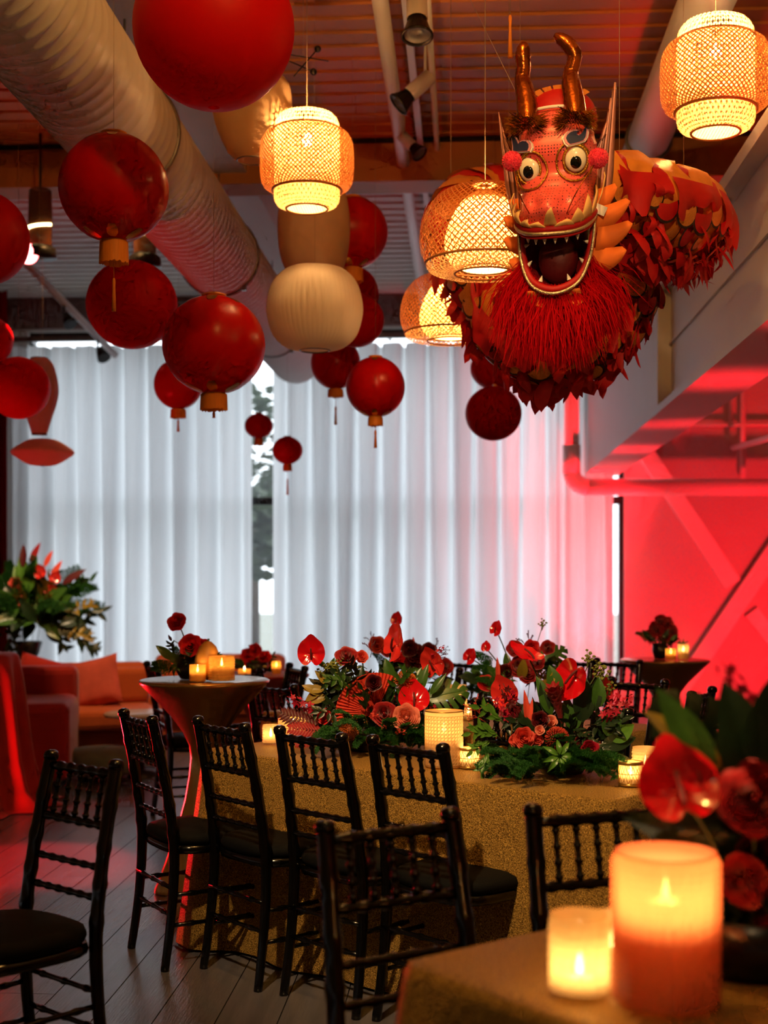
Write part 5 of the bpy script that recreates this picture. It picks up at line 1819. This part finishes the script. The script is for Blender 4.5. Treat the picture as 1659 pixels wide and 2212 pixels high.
# tall urn arrangement behind the lounge
p = at(60, 1400, 12.2)
ped = thing('pedestal_column', 'dark pedestal behind the armchair carrying the urn of flowers', 'pedestal', (p.x, p.y, 0))
MB().box(-0.2, 0.2, -0.2, 0.2, 0.0, 0.10).box(-0.16, 0.16, -0.16, 0.16, 0.10, 0.46).box(-0.2, 0.2, -0.2, 0.2, 0.46, 0.52).build('plinth', 'red_velvet', ped)
U = Bouquet('urn_arrangement', 'huge loose arrangement of greenery and red blooms in a dark urn by the drape', 'flowers', (p.x, p.y, 0.52), 12.2)
MB().lathe([(0.01, 0.0), (0.10, 0.0), (0.09, 0.03), (0.035, 0.07), (0.04, 0.12), (0.10, 0.22), (0.13, 0.32), (0.12, 0.33), (0.09, 0.24), (0.01, 0.2)], 24).build('urn', 'vase_black', U.root)
rr = random.Random(77)
for k in range(70):
    a = rr.uniform(-0.35, PI + 0.35)
    q = rr.uniform(0.25, 1.0)
    x, z = math.cos(a) * q, math.sin(a) * q
    X, Y = 62 + x * 96, 1344 - z * 84
    lm = rr.choice(['leaf_dark', 'leaf_green', 'leaf_dark', 'leaf_yellow', 'fern_green'])
    if k % 3 == 0:
        U.leafdir('fern_frond', fernm(1 + k % 3), X, Y, rr.uniform(60, 90), x, z * 0.8, rr.uniform(-0.3, 0.5), rr.uniform(-0.15, 0.15))
    else:
        U.leafdir('leafy_sprig', sprigm(lm if lm != 'fern_green' else 'leaf_green', 1 + k % 2), X, Y, rr.uniform(46, 84), x, z, rr.uniform(-0.3, 0.5), rr.uniform(-0.15, 0.15))
for k in range(90):
    a = rr.uniform(-0.3, PI + 0.3)
    q = rr.uniform(0.1, 0.9)
    x, z = math.cos(a) * q, math.sin(a) * q
    U.leafdir('leaf', leafm(rr.choice(['leaf_dark', 'leaf_green', 'leaf_dark']), 0.5), 60 + x * 88, 1344 - z * 74, rr.uniform(40, 66), x + rr.uniform(-0.4, 0.4), z + rr.uniform(-0.3, 0.3), rr.uniform(-0.2, 0.6), rr.uniform(-0.2, 0.1))
for a_ in ((50, 1270, 80, -0.05, 1), (62, 1280, 84, 0.15, 1), (45, 1290, 70, -0.2, 1)):
    U.leafdir('leaf', leafm('leaf_bright', 0.3), a_[0], a_[1], a_[2], a_[3], a_[4], 0.1, -0.1)
U.anthurium(88, 1238, 30, (-0.2, 0.2, 1), 0.3, -0.15, 'anthurium_coral')
U.anthurium(118, 1250, 26, (0.3, 0.1, 1), -0.4, -0.15, 'anthurium_coral')
for a_ in ((32, 1260, 26), (38, 1298, 26), (108, 1272, 26), (115, 1290, 22)):
    U.rose(a_[0], a_[1], a_[2], (0, 0.3, 1), -0.15, 'rose_coral', 4)
for a_ in ((50, 1225, 50, 0.0, 1, 'burgundy'), (66, 1215, 48, 0.4, 0.9, 'rose_red'), (96, 1225, 40, 0.4, 0.9, 'coral_leaf'), (110, 1250, 46, 0.5, 0.9, 'coral_leaf'), (135, 1262, 60, 0.85, 0.6, 'burgundy')):
    U.leafdir('flame_bloom', leafm(a_[5], 0.3, 0.1), a_[0], a_[1], a_[2], a_[3], a_[4], 0, -0.1)
for a_ in ((150, 1335, 70, 0.55, -0.9), (165, 1350, 70, 0.7, -0.9), (140, 1340, 66, 0.0, -1), (40, 1350, 60, -0.3, -1), (185, 1375, 44, 0.7, -0.8)):
    U.leafdir('trailing_sprig', sprigm('leaf_dark', 2), a_[0], a_[1], a_[2], a_[3], a_[4], 0.1, -0.1)

# foreground arrangement on the closest table (out of focus)
fx, fy = xy(1625, 2.30)
K = Bouquet('flower_centrepiece', 'out-of-focus anthurium and rose arrangement closest to the viewer', 'flowers', (fx, fy, TOPZ), 2.30, 'flower centrepieces')
vase(K, 0.10, 0.10)
K.anthurium(1468, 1712, 185, (-0.1, 0.65, 0.9), 0.25, -0.06)
K.anthurium(1508, 1690, 92, (0.2, 0.7, 0.8), 0.1, -0.10, stem=False)
K.rose(1632, 1725, 150, (-0.3, 0.2, 1), -0.05, 'rose_red', 6, True)
K.rose(1600, 1905, 110, (-0.3, 0.1, 1), -0.04, 'rose_red', 5)
K.rose(1650, 1850, 110, (0, 0.1, 1), 0.0, 'burgundy', 5)
K.rose(1560, 1900, 64, (-0.6, 0.1, 1), 0.0, 'rose_bright', 4)
K.rose(1645, 1960, 100, (0, 0.1, 1), 0.0, 'rose_red', 5)
for a_ in ((1600, 1760, 240, -0.62, 0.8, 'leaf_dark', 0.40), (1590, 1700, 250, -0.75, 0.75, 'leaf_dark', 0.34), (1640, 1720, 250, -0.25, 1, 'leaf_dark', 0.5), (1650, 1700, 230, 0.1, 1, 'leaf_dark', 0.5),
           (1560, 1660, 200, -0.9, 0.75, 'leaf_yellow', 0.3), (1540, 1680, 220, -0.55, 1, 'leaf_green', 0.34), (1620, 1790, 240, -1, 0.1, 'leaf_dark', 0.4), (1600, 1830, 250, -1, 0.3, 'leaf_dark', 0.36),
           (1650, 1990, 200, -0.8, -0.1, 'leaf_dark', 0.5), (1640, 2060, 180, -0.8, 0.0, 'leaf_dark', 0.5), (1655, 2020, 170, -0.5, 0.6, 'leaf_dark', 0.5), (1640, 1800, 200, -0.3, 0.6, 'leaf_dark', 0.6), (1655, 1900, 200, -0.6, 0.5, 'leaf_dark', 0.5)):
    K.leafdir('leaf', leafm(a_[5], a_[6]), a_[0], a_[1], a_[2], a_[3], a_[4], 0.05, 0.06, (0, 0.3, 1))
K.leafdir('monstera_leaf', lib('monstera_d', lambda: monstera_mesh('leaf_dark')), 1600, 1700, 230, -0.5, 0.7, 0.1, 0.12, (0.2, 0.3, 1))
for k in range(22):
    q = rnd.uniform(-0.5, 1)
    K.leafdir('leafy_sprig', sprigm('leaf_dark', 1 + k % 2), 1640 + q * 40, rnd.uniform(1800, 2080), rnd.uniform(110, 170), -0.7 + rnd.uniform(-0.3, 0.6), rnd.uniform(-0.4, 0.7), rnd.uniform(-0.2, 0.5), rnd.uniform(-0.04, 0.12))
K.leafdir('orchid_spray', lib('orchid1', None), 1640, 1560, 150, -0.5, 0.9, 0, 0.12)

# ------------------------------------------------------------------ the parade dragon
HD = 4.8
HS = HD / F
hp = at(1205, 420, HD)
dragon = thing('parade_dragon', 'red and orange parade dragon with gold horns hanging from the ceiling', 'dragon', hp)
DR = dragon
yaw = YAW - math.atan((1205 - CX) / F) - 0.16

def interp(tab, z):
    if z >= tab[0][0]:
        return tab[0][1]
    for (a, b), (c, d) in zip(tab, tab[1:]):
        if z >= c:
            t = (a - z) / (a - c)
            t = t * t * (3 - 2 * t)
            return b + (d - b) * t
    return tab[-1][1]
WT = [(0.295, 0.02), (0.283, 0.070), (0.25, 0.108), (0.20, 0.130), (0.13, 0.148), (0.06, 0.146), (0.0, 0.132), (-0.05, 0.128), (-0.10, 0.132), (-0.13, 0.132)]
PT = [(0.295, 0.01), (0.283, 0.05), (0.25, 0.085), (0.20, 0.112), (0.13, 0.125), (0.065, 0.108), (0.01, 0.135), (-0.04, 0.195), (-0.08, 0.21), (-0.13, 0.185)]
def gauss(x, z, cx_, cz_, s):
    return math.exp(-((x - cx_) ** 2 + (z - cz_) ** 2) / (s * s))
def skull(th, z):
    """th 0 = straight ahead, the face looks along -y"""
    w, p = interp(WT, z), interp(PT, z)
    x = w * math.sin(th)
    c = math.cos(th)
    if c >= 0:
        y = -p * c ** 0.85
        y -= 0.034 * gauss(x, z, 0, -0.062, 0.045)
        y += 0.030 * (gauss(x, z, 0.052, -0.05, 0.02) + gauss(x, z, -0.052, -0.05, 0.02))
        y -= 0.016 * (gauss(x, z, 0.078, -0.055, 0.028) + gauss(x, z, -0.078, -0.055, 0.028))
        y -= 0.012 * (gauss(x, z, 0.08, 0.155, 0.05) + gauss(x, z, -0.08, 0.155, 0.05))
    else:
        y = -0.13 * c
    return Vector((x, y, z))
def zlip(th):
    return -0.135 + 0.085 * (1 - max(0, math.cos(th))) ** 1.4
rows = []
NZ, NT = 34, 56
for j in range(NZ + 1):
    row = []
    for i in range(NT):
        th = -PI + 2 * PI * i / NT
        z0 = 0.295
        z1 = zlip(th)
        z = z0 + (z1 - z0) * (j / NZ) ** 0.9
        row.append(skull(th, z))
    rows.append(row)
head = MB().grid(rows, cu=True).build('head', 'dragon_face', DR)
head.rotation_euler = (0.14, 0, yaw)
def L(px, py, y=0.0):
    return Vector(((px - 1205) * HS, y, (420 - py) * HS))
def onface(px, py, off=0.0):
    z = (420 - py) * HS
    x = (px - 1205) * HS
    w = interp(WT, z)
    th = math.asin(max(-0.98, min(0.98, x / max(w, 1e-4))))
    p = skull(th, z)
    e = 0.004
    a = skull(th + 0.03, z) - skull(th - 0.03, z)
    b = skull(th, z + e) - skull(th, z - e)
    n = a.cross(b).normalized()
    if n.y > 0:
        n = -n
    return p + n * off, n

# eyes
for px, py in ((1156, 372), (1254, 360)):
    p, n = onface(px, py, 0.002)
    n = (n + Vector((0, -1.2, -0.1))).normalized()
    M_ = facing(p, n)
    MB().ball((0, 0, 0), (0.037, 0.043, 0.020), 20, 12, M_).build('eye', 'eye_white', head)
    MB().ball((0.0, -0.006, 0.012), (0.021, 0.024, 0.0125), 16, 10, M_).build('pupil', 'eye_black', head)
    sgn = 1 if px > 1205 else -1
    for r_, th_, ox, oy in ((1.13, 0.0045, 0, 0), (1.5, 0.0036, -5 * sgn, 6)):
        pts = []
        for i in range(44):
            a = 2 * PI * i / 44
            qp, qn = onface(px + ox + 0.037 * r_ / HS * math.cos(a), py + oy - 0.043 * r_ / HS * math.sin(a), 0.004 + (0.003 if i % 2 else 0))
            pts.append(qp if r_ > 1.3 else (M_ @ Vector((0.037 * r_ * math.cos(a), 0.043 * r_ * math.sin(a), 0.004 + (0.003 if i % 2 else 0)))))
        MB().tube(pts, th_, 6, closed=True).build('eye_trim', 'braid_gold', head)

# brows: navy comma on pink and white backing
bo = [(920, 1450), (938, 1405), (985, 1365), (1050, 1345), (1120, 1350), (1082, 1372), (1075, 1400), (1108, 1420), (1150, 1385), (1190, 1320), (1238, 1238), (1222, 1330), (1200, 1440), (1165, 1490), (1100, 1512), (1030, 1528), (970, 1538), (938, 1505)]
bo = [(1060 + a / 5.53, 60 + b / 5.53) for a, b in bo]
bl_ = [(285, 1296), (330, 1312), (380, 1350), (425, 1418), (440, 1440), (460, 1415), (510, 1405), (575, 1420), (615, 1460), (628, 1510), (612, 1558), (560, 1552), (480, 1545), (400, 1540), (360, 1515), (350, 1450), (325, 1370)]
bl_ = [(1060 + a / 5.53, 60 + b / 5.53) for a, b in bl_]
for out in (bo, bl_):
    cx_ = sum(p[0] for p in out) / len(out)
    cy_ = sum(p[1] for p in out) / len(out)
    pc_, n = onface(cx_, cy_, 0.012)
    n = (n + Vector((0, -0.8, 0.1))).normalized()
    M_ = facing(pc_, n)
    def brow(scale, z0, z1, mname, nm, drop=0.0):
        top = [((p[0] - cx_) * HS * scale, -(p[1] - cy_) * HS * scale + drop, z1) for p in out]
        bot = [(q[0], q[1], z0) for q in top]
        k = len(out)
        m = MB()
        m.add(bot + top, [tuple(range(k, 2 * k)), tuple(range(k - 1, -1, -1))] + [(i, (i + 1) % k, k + (i + 1) % k, k + i) for i in range(k)], False, M_)
        m.build(nm, mname, head)
    brow(1.08, -0.008, 0.0, 'tag_white', 'brow_edge')
    brow(0.98, 0.0, 0.004, 'brow_pink', 'brow_border')
    brow(0.80, 0.004, 0.007, 'brow_blue', 'brow', -0.003)

# horns with tinsel collars
for pts, rad in (([(1152, 276), (1148, 236), (1141, 200), (1134, 172), (1137, 150), (1136, 128), (1138, 108), (1139, 97)], [0.040, 0.037, 0.034, 0.027, 0.026, 0.028, 0.023, 0.008]),
                 ([(1254, 274), (1248, 234), (1241, 200), (1238, 172), (1245, 150), (1246, 132), (1233, 112), (1217, 98), (1205, 90)], [0.040, 0.037, 0.034, 0.027, 0.025, 0.027, 0.027, 0.021, 0.008])):
    path = catmull([L(a, b, -0.075 + 0.075 * min(1, q_ / 3)) for q_, (a, b) in enumerate(pts)], 5)
    rr_ = []
    for i in range(len(path)):
        t = i / 5
        k = min(int(t), len(rad) - 2)
        base = rad[k] + (rad[k + 1] - rad[k]) * (t - k)
        rr_.append(base * (1 + 0.025 * (1 if i % 2 else -1) * (1 if i > 4 else 0)))
    MB().tube(path, rr_, 14).build('horn', 'horn_gold', head)
    c = L(pts[0][0], pts[0][1] - 2, -0.10)
    m = MB()
    rr = random.Random(int(pts[0][0]))
    for k in range(700):
        a = rr.uniform(0, 2 * PI)
        d = Vector((math.cos(a), math.sin(a) * 0.9, rr.uniform(-0.9, 0.55))).normalized()
        q = c + Vector((0.036 * math.cos(a), 0.030 * math.sin(a), rr.uniform(-0.03, 0.015)))
        e = q + d * rr.uniform(0.02, 0.05)
        s_ = d.orthogonal().normalized() * 0.0016
        m.add([q - s_, q + s_, e + s_ * 0.6, e - s_ * 0.6], [(0, 1, 2, 3)], False)
    m.build('tinsel_collar', 'tinsel', head)
# white headband and red crown cloth behind the horns
MB().tube([skull(R(a), 0.262) + Vector((0, 0.01, 0.012 + 0.012 * math.cos(R(a)))) for a in range(-40, 41, 10)], 0.006, 8).build('headband', 'tag_white', head)
MB().ball((0, 0.10, 0.27), (0.13, 0.12, 0.11), 24, 14).build('crown_cloth', 'dragon_red', head)
m = MB()
for k in range(7):
    a = R(-50 + 100 * k / 6)
    m.grid([[(0.13 * math.sin(a + e) * q, 0.06 - 0.02 * q, 0.30 + 0.075 * math.cos(a + e) * q) for e in (-0.12, 0, 0.12)] for q in (0.5, 0.8, 1.05)])
m.build('crown_foil', 'dragon_orange', head)

# ears: fans of pointed striped blades
for sx in (-1, 1):
    for k in range(7):
        t = k / 6
        x0 = sx * (0.185 - 0.052 * t)
        top = (0.36 - 0.22 * t ** 1.3) if sx > 0 else (0.30 - 0.2 * t ** 1.2)
        tipx = sx * (0.205 - 0.04 * t)
        yv = 0.0 - 0.03 * t
        path = catmull([(sx * (0.148 - 0.012 * t), yv, -0.12 + 0.02 * t), (x0 - sx * 0.012, yv, 0.02), (x0, yv, 0.13), (tipx, yv + 0.01, top)], 5)
        rows = []
        nn = len(path)
        for i, p in enumerate(path):
            q = i / (nn - 1)
            w = 0.0125 * math.sin(PI * (0.15 + 0.83 * q)) + 0.0006
            rows.append([p + Vector((0, 0.012 * w / 0.0125 + 0.3 * w, 0)) + Vector((sx * w, 0, 0)), p + Vector((0, -0.006, 0)), p - Vector((sx * w, -0.3 * w, 0))])
        o = MB().grid(rows).build('ear_blade', 'ear_strip' if k % 2 else 'ear_pale', head)
        so = o.modifiers.new('thickness', 'SOLIDIFY')
        so.thickness = 0.003

# lip band, braid and flame crest, upper teeth
lip = [skull(R(a), zlip(R(a))) * 1.0 for a in range(-104, 105, 8)]
out_ = [Vector((p.x * 1.05, p.y * 1.04 - 0.004, p.z - 0.004)) for p in lip]
MB().tube(out_, 0.012, 10).build('upper_lip', 'dragon_red', head)
MB().tube([Vector((p.x * 1.035, p.y * 1.05 - 0.004, p.z - 0.016)) for p in out_], 0.0068, 8).build('lip_braid', 'braid_silver', head)
MB().tube([Vector((p.x * 1.0, p.y * 1.02, p.z - 0.026)) for p in out_], 0.006, 8).build('lip_piping', 'dragon_red', head)
fl_spec = [(-96, 0.055, 0.026), (-80, 0.085, 0.024), (-64, 0.07, 0.024), (-49, 0.055, 0.022), (-34, 0.03, 0.024), (-18, 0.022, 0.03), (2, 0.062, 0.020), (20, 0.024, 0.03), (37, 0.05, 0.026), (53, 0.085, 0.026), (69, 0.10, 0.024), (86, 0.13, 0.024)]
for a, h, w in fl_spec:
    th = R(a)
    base = skull(th, zlip(th))
    tg = (skull(th + 0.05, zlip(th + 0.05)) - skull(th - 0.05, zlip(th - 0.05))).normalized()
    nn_ = Vector((math.sin(th), -math.cos(th) - 0.2, 0)).normalized()
    rows = []
    for j in range(6):
        q = j / 5
        z = base.z + h * q
        c = skull(th, z) + nn_ * (0.012 + 0.02 * math.sin(PI * q * 0.9))
        ww = w * 1.25 * (1 - q) ** 0.75 + 0.0006
        rows.append([c + tg * (ww * e + 0.012 * q * q) for e in (-1, 0, 1)])
    o = MB().grid(rows).build('flame_crest', 'dragon_cream', head)
    so = o.modifiers.new('thickness', 'SOLIDIFY')
    so.thickness = 0.004
def tooth(p, d, r, h):
    M_ = facing(p, d)
    MB().lathe([(r, 0), (r * 0.7, h * 0.45), (0.0006, h)], 8, M_).build('tooth', 'tooth', head)
for a in (-40, -24, -9, 7, 24, 42):
    th = R(a)
    b = skull(th, zlip(th))
    tooth(Vector((b.x * 0.98, b.y * 0.97, b.z - 0.028)), (0, -0.05, -1), 0.0085, 0.024)
# jaw: side straps to the chin, lined scoop, tongue, lower teeth
jaw = catmull([(-0.128, -0.02, -0.045), (-0.126, -0.045, -0.14), (-0.112, -0.075, -0.23), (-0.075, -0.105, -0.305), (0, -0.125, -0.335), (0.075, -0.105, -0.305), (0.112, -0.075, -0.23), (0.126, -0.045, -0.14), (0.128, -0.02, -0.045)], 6)
MB().tube(jaw, 0.0125, 10).build('lower_lip', 'dragon_red', head)
MB().tube([p * 1.045 + Vector((0, -0.011, 0)) for p in jaw], 0.0062, 8).build('jaw_braid', 'braid_silver', head)
rows = []
for j in range(9):
    q = j / 8
    row = []
    for p in jaw:
        c = Vector((0, 0.09, -0.15))
        s_ = math.cos(q * PI / 2)
        k_ = math.sin(q * PI / 2)
        row.append(Vector((p.x * (s_ * 0.96 + 0.02), p.y * (1 - k_) + c.y * k_ + 0.0, p.z * s_ + (c.z) * (1 - s_))))
    rows.append(row)
MB().grid(rows).build('mouth_lining', 'dragon_mouth', head)
# palate closing the top of the mouth
pal = [skull(R(a), zlip(R(a))) for a in range(-180, 180, 12)]
MB().grid([[Vector((p.x * k, (p.y - 0.02) * k + 0.02, p.z * 1.0 - 0.006 + 0.03 * (1 - k))) for p in pal] for k in (0.99, 0.6, 0.05)], cu=True).build('palate', 'dragon_dark', head)
m = MB()
rows = []
for j in range(15):
    a = -PI / 2 + PI * j / 14
    rows.append([(0.070 * max(math.cos(a), 0.01) * (1 + 0.03 * math.sin(9 * 2 * PI * i / 36) * (0.5 + 0.5 * math.sin(a))) * math.cos(2 * PI * i / 36), -0.03 + 0.055 * max(math.cos(a), 0.01) * math.sin(2 * PI * i / 36), -0.225 + 0.085 * math.sin(a)) for i in range(36)])
m.grid(rows, cu=True)
m.build('tongue', 'dragon_dark', head)
for k in (9, 14, 20, 28, 34, 39):
    p = jaw[k]
    d = (Vector((0, -0.03, -0.15)) - p)
    tooth(p * 0.95, (d.x, 0.0, d.z), 0.008, 0.022)
# orange felt frill around the jaw
def frill(p, d, ln, w, side, mname='dragon_felt'):
    d = Vector(d).normalized()
    t = Vector(side).normalized()
    rows = []
    for j in range(8):
        q = j / 7
        ww = w * math.sqrt(max(0, 1 - q ** 2.2)) + 0.001
        c = Vector(p) + d * ln * q + t * 0.35 * ln * q * q + Vector((0, 0.02 * math.sin(PI * q), 0))
        rows.append([c - t * ww * 0.9, c + Vector((0, -0.006, 0)), c + t * ww * 0.9])
    o = MB().grid(rows).build('jaw_frill', mname, head)
    so = o.modifiers.new('thickness', 'SOLIDIFY')
    so.thickness = 0.004
for z, x, dx, dz, ln in ((-0.04, 0.135, 1, 0.25, 0.075), (-0.10, 0.14, 1, 0.15, 0.11), (-0.17, 0.136, 1, 0.05, 0.12), (-0.24, 0.12, 1, -0.1, 0.115), (-0.30, 0.09, 0.9, -0.5, 0.09)):
    frill((x, -0.03 - 0.05 * abs(z), z), (dx, 0.1, dz), ln, 0.048, (0.15, 0, 1))
    frill((-x, -0.03 - 0.05 * abs(z), z), (-dx, 0.1, dz), ln * 0.45, 0.036, (-0.15, 0, 1))
frill((0.05, -0.115, -0.335), (0.15, 0, -1), 0.06, 0.04, (1, 0, 0))
frill((-0.06, -0.112, -0.335), (-0.15, 0, -1), 0.06, 0.04, (1, 0, 0))
MB().box(-0.004, 0.042, -0.003, 0.003, -0.016, 0.016, T(0.135, -0.05, -0.06) @ Matrix.Rotation(0.45, 4, 'Y')).build('care_tag', 'tag_white', head)
# pompoms on springy wires
for px, py, r_, bpx, bpy_ in ((1130, 362, 0.034, 1165, 470), (1309, 371, 0.034, 1240, 475)):
    c = L(px, py, -0.20)
    rr = random.Random(px)
    b0, n0 = onface(bpx, bpy_, 0.005)
    MB().tube(catmull([b0, b0 + Vector(((c.x - b0.x) * 0.4, -0.06, (c.z - b0.z) * 0.35)), c], 6), 0.0018, 6).build('pompom_wire', 'horn_gold', head)
    m = MB().ball(c, r_ * 0.9, 18, 12)
    for k in range(1100):
        d = Vector((rr.gauss(0, 1), rr.gauss(0, 1), rr.gauss(0, 1))).normalized()
        s_ = d.orthogonal().normalized() * 0.0016
        e = c + d * r_ * rr.uniform(0.98, 1.09)
        q = c + d * r_ * 0.86
        m.add([q - s_, q + s_, e], [(0, 1, 2)], False)
    m.build('pompom', 'pompom', head)
# beard of fine red hair
m = MB()
rr = random.Random(5)
for k in range(3600):
    t = rr.uniform(0, 1)
    p = jaw[int(9 + t * 30)]
    st = Vector((p.x * rr.uniform(0.9, 1.1), p.y + rr.uniform(0.0, 0.12), min(p.z, -0.24) + rr.uniform(-0.02, 0.02)))
    ln = rr.uniform(0.10, 0.29) * (1 - 0.15 * abs(t - 0.5))
    sp = Vector((p.x * rr.uniform(0.2, 0.9) + rr.gauss(0, 0.035), rr.gauss(0.02, 0.03), -ln))
    w = rr.uniform(0.0010, 0.0026)
    sd = Vector((1, rr.uniform(-0.5, 0.5), 0)).normalized() * w
    q1 = st + sp * 0.5 + Vector((sp.x * 0.2, -0.01, 0.0)) + Vector((rr.gauss(0, 0.008), 0, 0))
    q2 = st + sp + Vector((rr.gauss(0, 0.015), 0, 0))
    m.grid([[st - sd * 0.6, st + sd * 0.6], [q1 - sd, q1 + sd], [q2 - sd * 0.12, q2 + sd * 0.12]])
m.build('beard', 'beard_red', head)

# body: a fabric tube of orange and red bands, ruffles, scales and fringe
ctrl = [(1235, 395, 4.96), (1330, 425, 5.10), (1420, 448, 5.22), (1478, 462, 5.42), (1482, 474, 5.75), (1420, 470, 6.1), (1290, 455, 6.35), (1140, 440, 6.45), (1040, 440, 6.4), (1000, 475, 6.2), (1035, 550, 6.05),
        (1085, 640, 5.95), (1125, 706, 5.85), (1190, 738, 5.75), (1262, 722, 5.68), (1315, 668, 5.62), (1335, 600, 5.6)]
cpts = [at(*c) - hp for c in ctrl]
path = catmull(cpts, 12)
# even spacing
acc = [0.0]
for a, b in zip(path, path[1:]):
    acc.append(acc[-1] + (b - a).length)
TOT = acc[-1]
def PA(s):
    s = max(0, min(TOT - 1e-6, s))
    lo = 0
    while acc[lo + 1] < s:
        lo += 1
    return path[lo].lerp(path[lo + 1], (s - acc[lo]) / (acc[lo + 1] - acc[lo]))
def frame(s):
    t = (PA(s + 0.03) - PA(s - 0.03)).normalized()
    side = t.cross(Vector((0, 0, 1)))
    side = side.normalized() if side.length > 0.05 else Vector((1, 0, 0))
    up = side.cross(t).normalized()
    return PA(s), t, side, up
BR = 0.150
def rad_at(s):
    return BR * (0.8 + 0.2 * min(1, s / 0.25)) * (1.0 if s < TOT - 0.35 else 0.9)
def SP(s, phi, off=0.0):
    p, t, side, up = frame(s)
    r = rad_at(s) + off
    return p + side * (r * math.cos(phi)) + up * (r * 1.08 * math.sin(phi))
s = 0.0
k = 0
while s < TOT - 0.02:
    ln = 0.105 if k % 2 == 0 else 0.06
    rows = []
    n = 30
    for j in range(5):
        q = j / 4
        row = []
        for i in range(n):
            phi = 2 * PI * i / n
            jag = 0.020 * math.sin(5 * phi + k * 1.7) * (1 if j == 4 else 0) + 0.012 * math.sin(9 * phi + k) * (1 if j == 4 else 0)
            off = (0.016 * q if k % 2 == 0 else 0.004) + 0.004 * math.sin(7 * phi + 3 * q + k)
            row.append(SP(s + ln * 1.12 * q + jag, phi, off))
        rows.append(row)
    MB().grid(rows, cu=True).build('body_band', 'dragon_orange' if k % 2 == 0 else 'dragon_red', DR)
    s += ln
    k += 1
# ruffled red cloth along both flanks
for phi0, sg in ((R(8), 1), (R(172), -1)):
    ns = int(TOT / 0.02)
    rr = random.Random(3 + sg)
    piece = 0
    s0 = 0.08
    while s0 < TOT - 0.1:
        ln = rr.uniform(0.22, 0.34)
        n = 14
        rows = []
        drop = rr.uniform(0.11, 0.18)
        for j in range(6):
            q = j / 5
            row = []
            for i in range(n + 1):
                ss = s0 + ln * 1.05 * i / n
                p = SP(ss, phi0 + 0.25 * math.sin(3 * ss) , 0.02)
                _, t, side, up = frame(ss)
                outw = side * sg * (0.03 * math.sin(PI * q * 0.8) + 0.014 * q * math.sin(40 * ss))
                edge = (0.035 * math.sin(26 * ss + piece) + 0.02 * math.sin(61 * ss)) * (q ** 3)
                row.append(p + outw + Vector((0, 0, -drop * q + edge)))
            rows.append(row)
        MB().grid(rows).build('ruffle', 'dragon_red', DR)
        s0 += ln + rr.uniform(0.0, 0.08)
        piece += 1
# scales: rounded felt tongues with a dark outline, on the lower flanks
def scale_mesh(m1):
    b = MB()
    n = 12
    rings = []
    for k_ in (0.0, 0.45, 0.86, 1.0):
        ring = []
        for i in range(n + 1):
            a = -PI * 0.5 - PI * 0.62 + PI * 1.24 * i / n
            x, y = 0.5 * k_ * math.cos(a), 0.5 * k_ * math.sin(a) - 0.1 * k_
            ring.append((x, y, 0.14 * (1 - k_ * k_) + 0.06 * k_ * k_))
        rings.append(ring)
    b.grid(rings)
    me = b.mesh('scale', m1)
    me.materials.append(MATS['scale_line'])
    for i, pl in enumerate(me.polygons):
        pl.material_index = 1 if i >= 2 * n else 0
    return me
sm1, sm2 = scale_mesh('dragon_orange'), scale_mesh('dragon_red')
rr = random.Random(12)
nsc = 0
s = 0.1
while s < TOT - 0.05 and nsc < 290:
    for i, ph in enumerate((-8, -40, -75, -110, -142, -172)):
        phi = R(ph + rr.uniform(-8, 8))
        p = SP(s + 0.04 * (i % 2), phi, 0.02)
        c, t, side, up = frame(s)
        n_ = (p - c).normalized()
        y_ = (-t * 0.4 + Vector((0, 0, 0.9)) * 1.0)
        place('scale', sm1 if (i + int(s * 20)) % 3 else sm2, DR, facing(p, n_, y_, rr.uniform(-0.4, 0.4), rr.uniform(0.10, 0.145)))
        nsc += 1
    s += 0.078
# ragged cloth fringe below the body
m = MB()
rr = random.Random(9)
for k in range(620):
    s = rr.uniform(0.1, TOT)
    phi = R(-90 + rr.gauss(0, 40))
    p = SP(s, phi, 0.01)
    ln = rr.uniform(0.06, 0.14)
    _, t, side, up = frame(s)
    d = (Vector((0, 0, -1)) + side * rr.gauss(0.0, 0.35) + t * rr.gauss(0, 0.35)).normalized()
    w = t * rr.uniform(0.018, 0.036) + Vector((rr.gauss(0, 0.006), rr.gauss(0, 0.006), 0))
    ln *= 1.1
    cur = side * rr.gauss(0, 0.025)
    rows = []
    for j in range(6):
        q = j / 5
        ww = w * (0.6 + 0.4 * math.sin(PI * min(1, q * 0.9))) * math.sqrt(max(0, 1 - q ** 4))
        c = p + d * ln * q + cur * math.sin(PI * q)
        rows.append([c - ww, c + side * 0.008 * math.sin(PI * q), c + ww])
    m.grid(rows)
fr = m.build('cloth_fringe', 'dragon_red', DR)
fr['kind'] = 'stuff'
# tail tip closing piece and hanging wires
e0 = PA(TOT - 0.01)
MB().ball(e0, (0.13, 0.13, 0.13), 18, 12).build('tail_tip', 'dragon_red', DR)
MB().ball(PA(0.0), (0.115, 0.10, 0.115), 18, 12).build('neck_cloth', 'dragon_red', DR)
for s in (0.25, 1.1, 2.2, 3.3):
    p = PA(s)
    MB().tube([p, (p.x, p.y, ZC - hp.z)], 0.0012, 5).build('hanging_wire', 'line_clear', DR)
h0 = Vector((0, 0.05, 0.25))
w1 = at(930, 10, 6.2) - hp
MB().tube([h0 + Vector((-0.08, 0, 0)), (w1.x, w1.y, ZC - hp.z)], 0.0012, 5).build('hanging_wire', 'line_clear', DR)
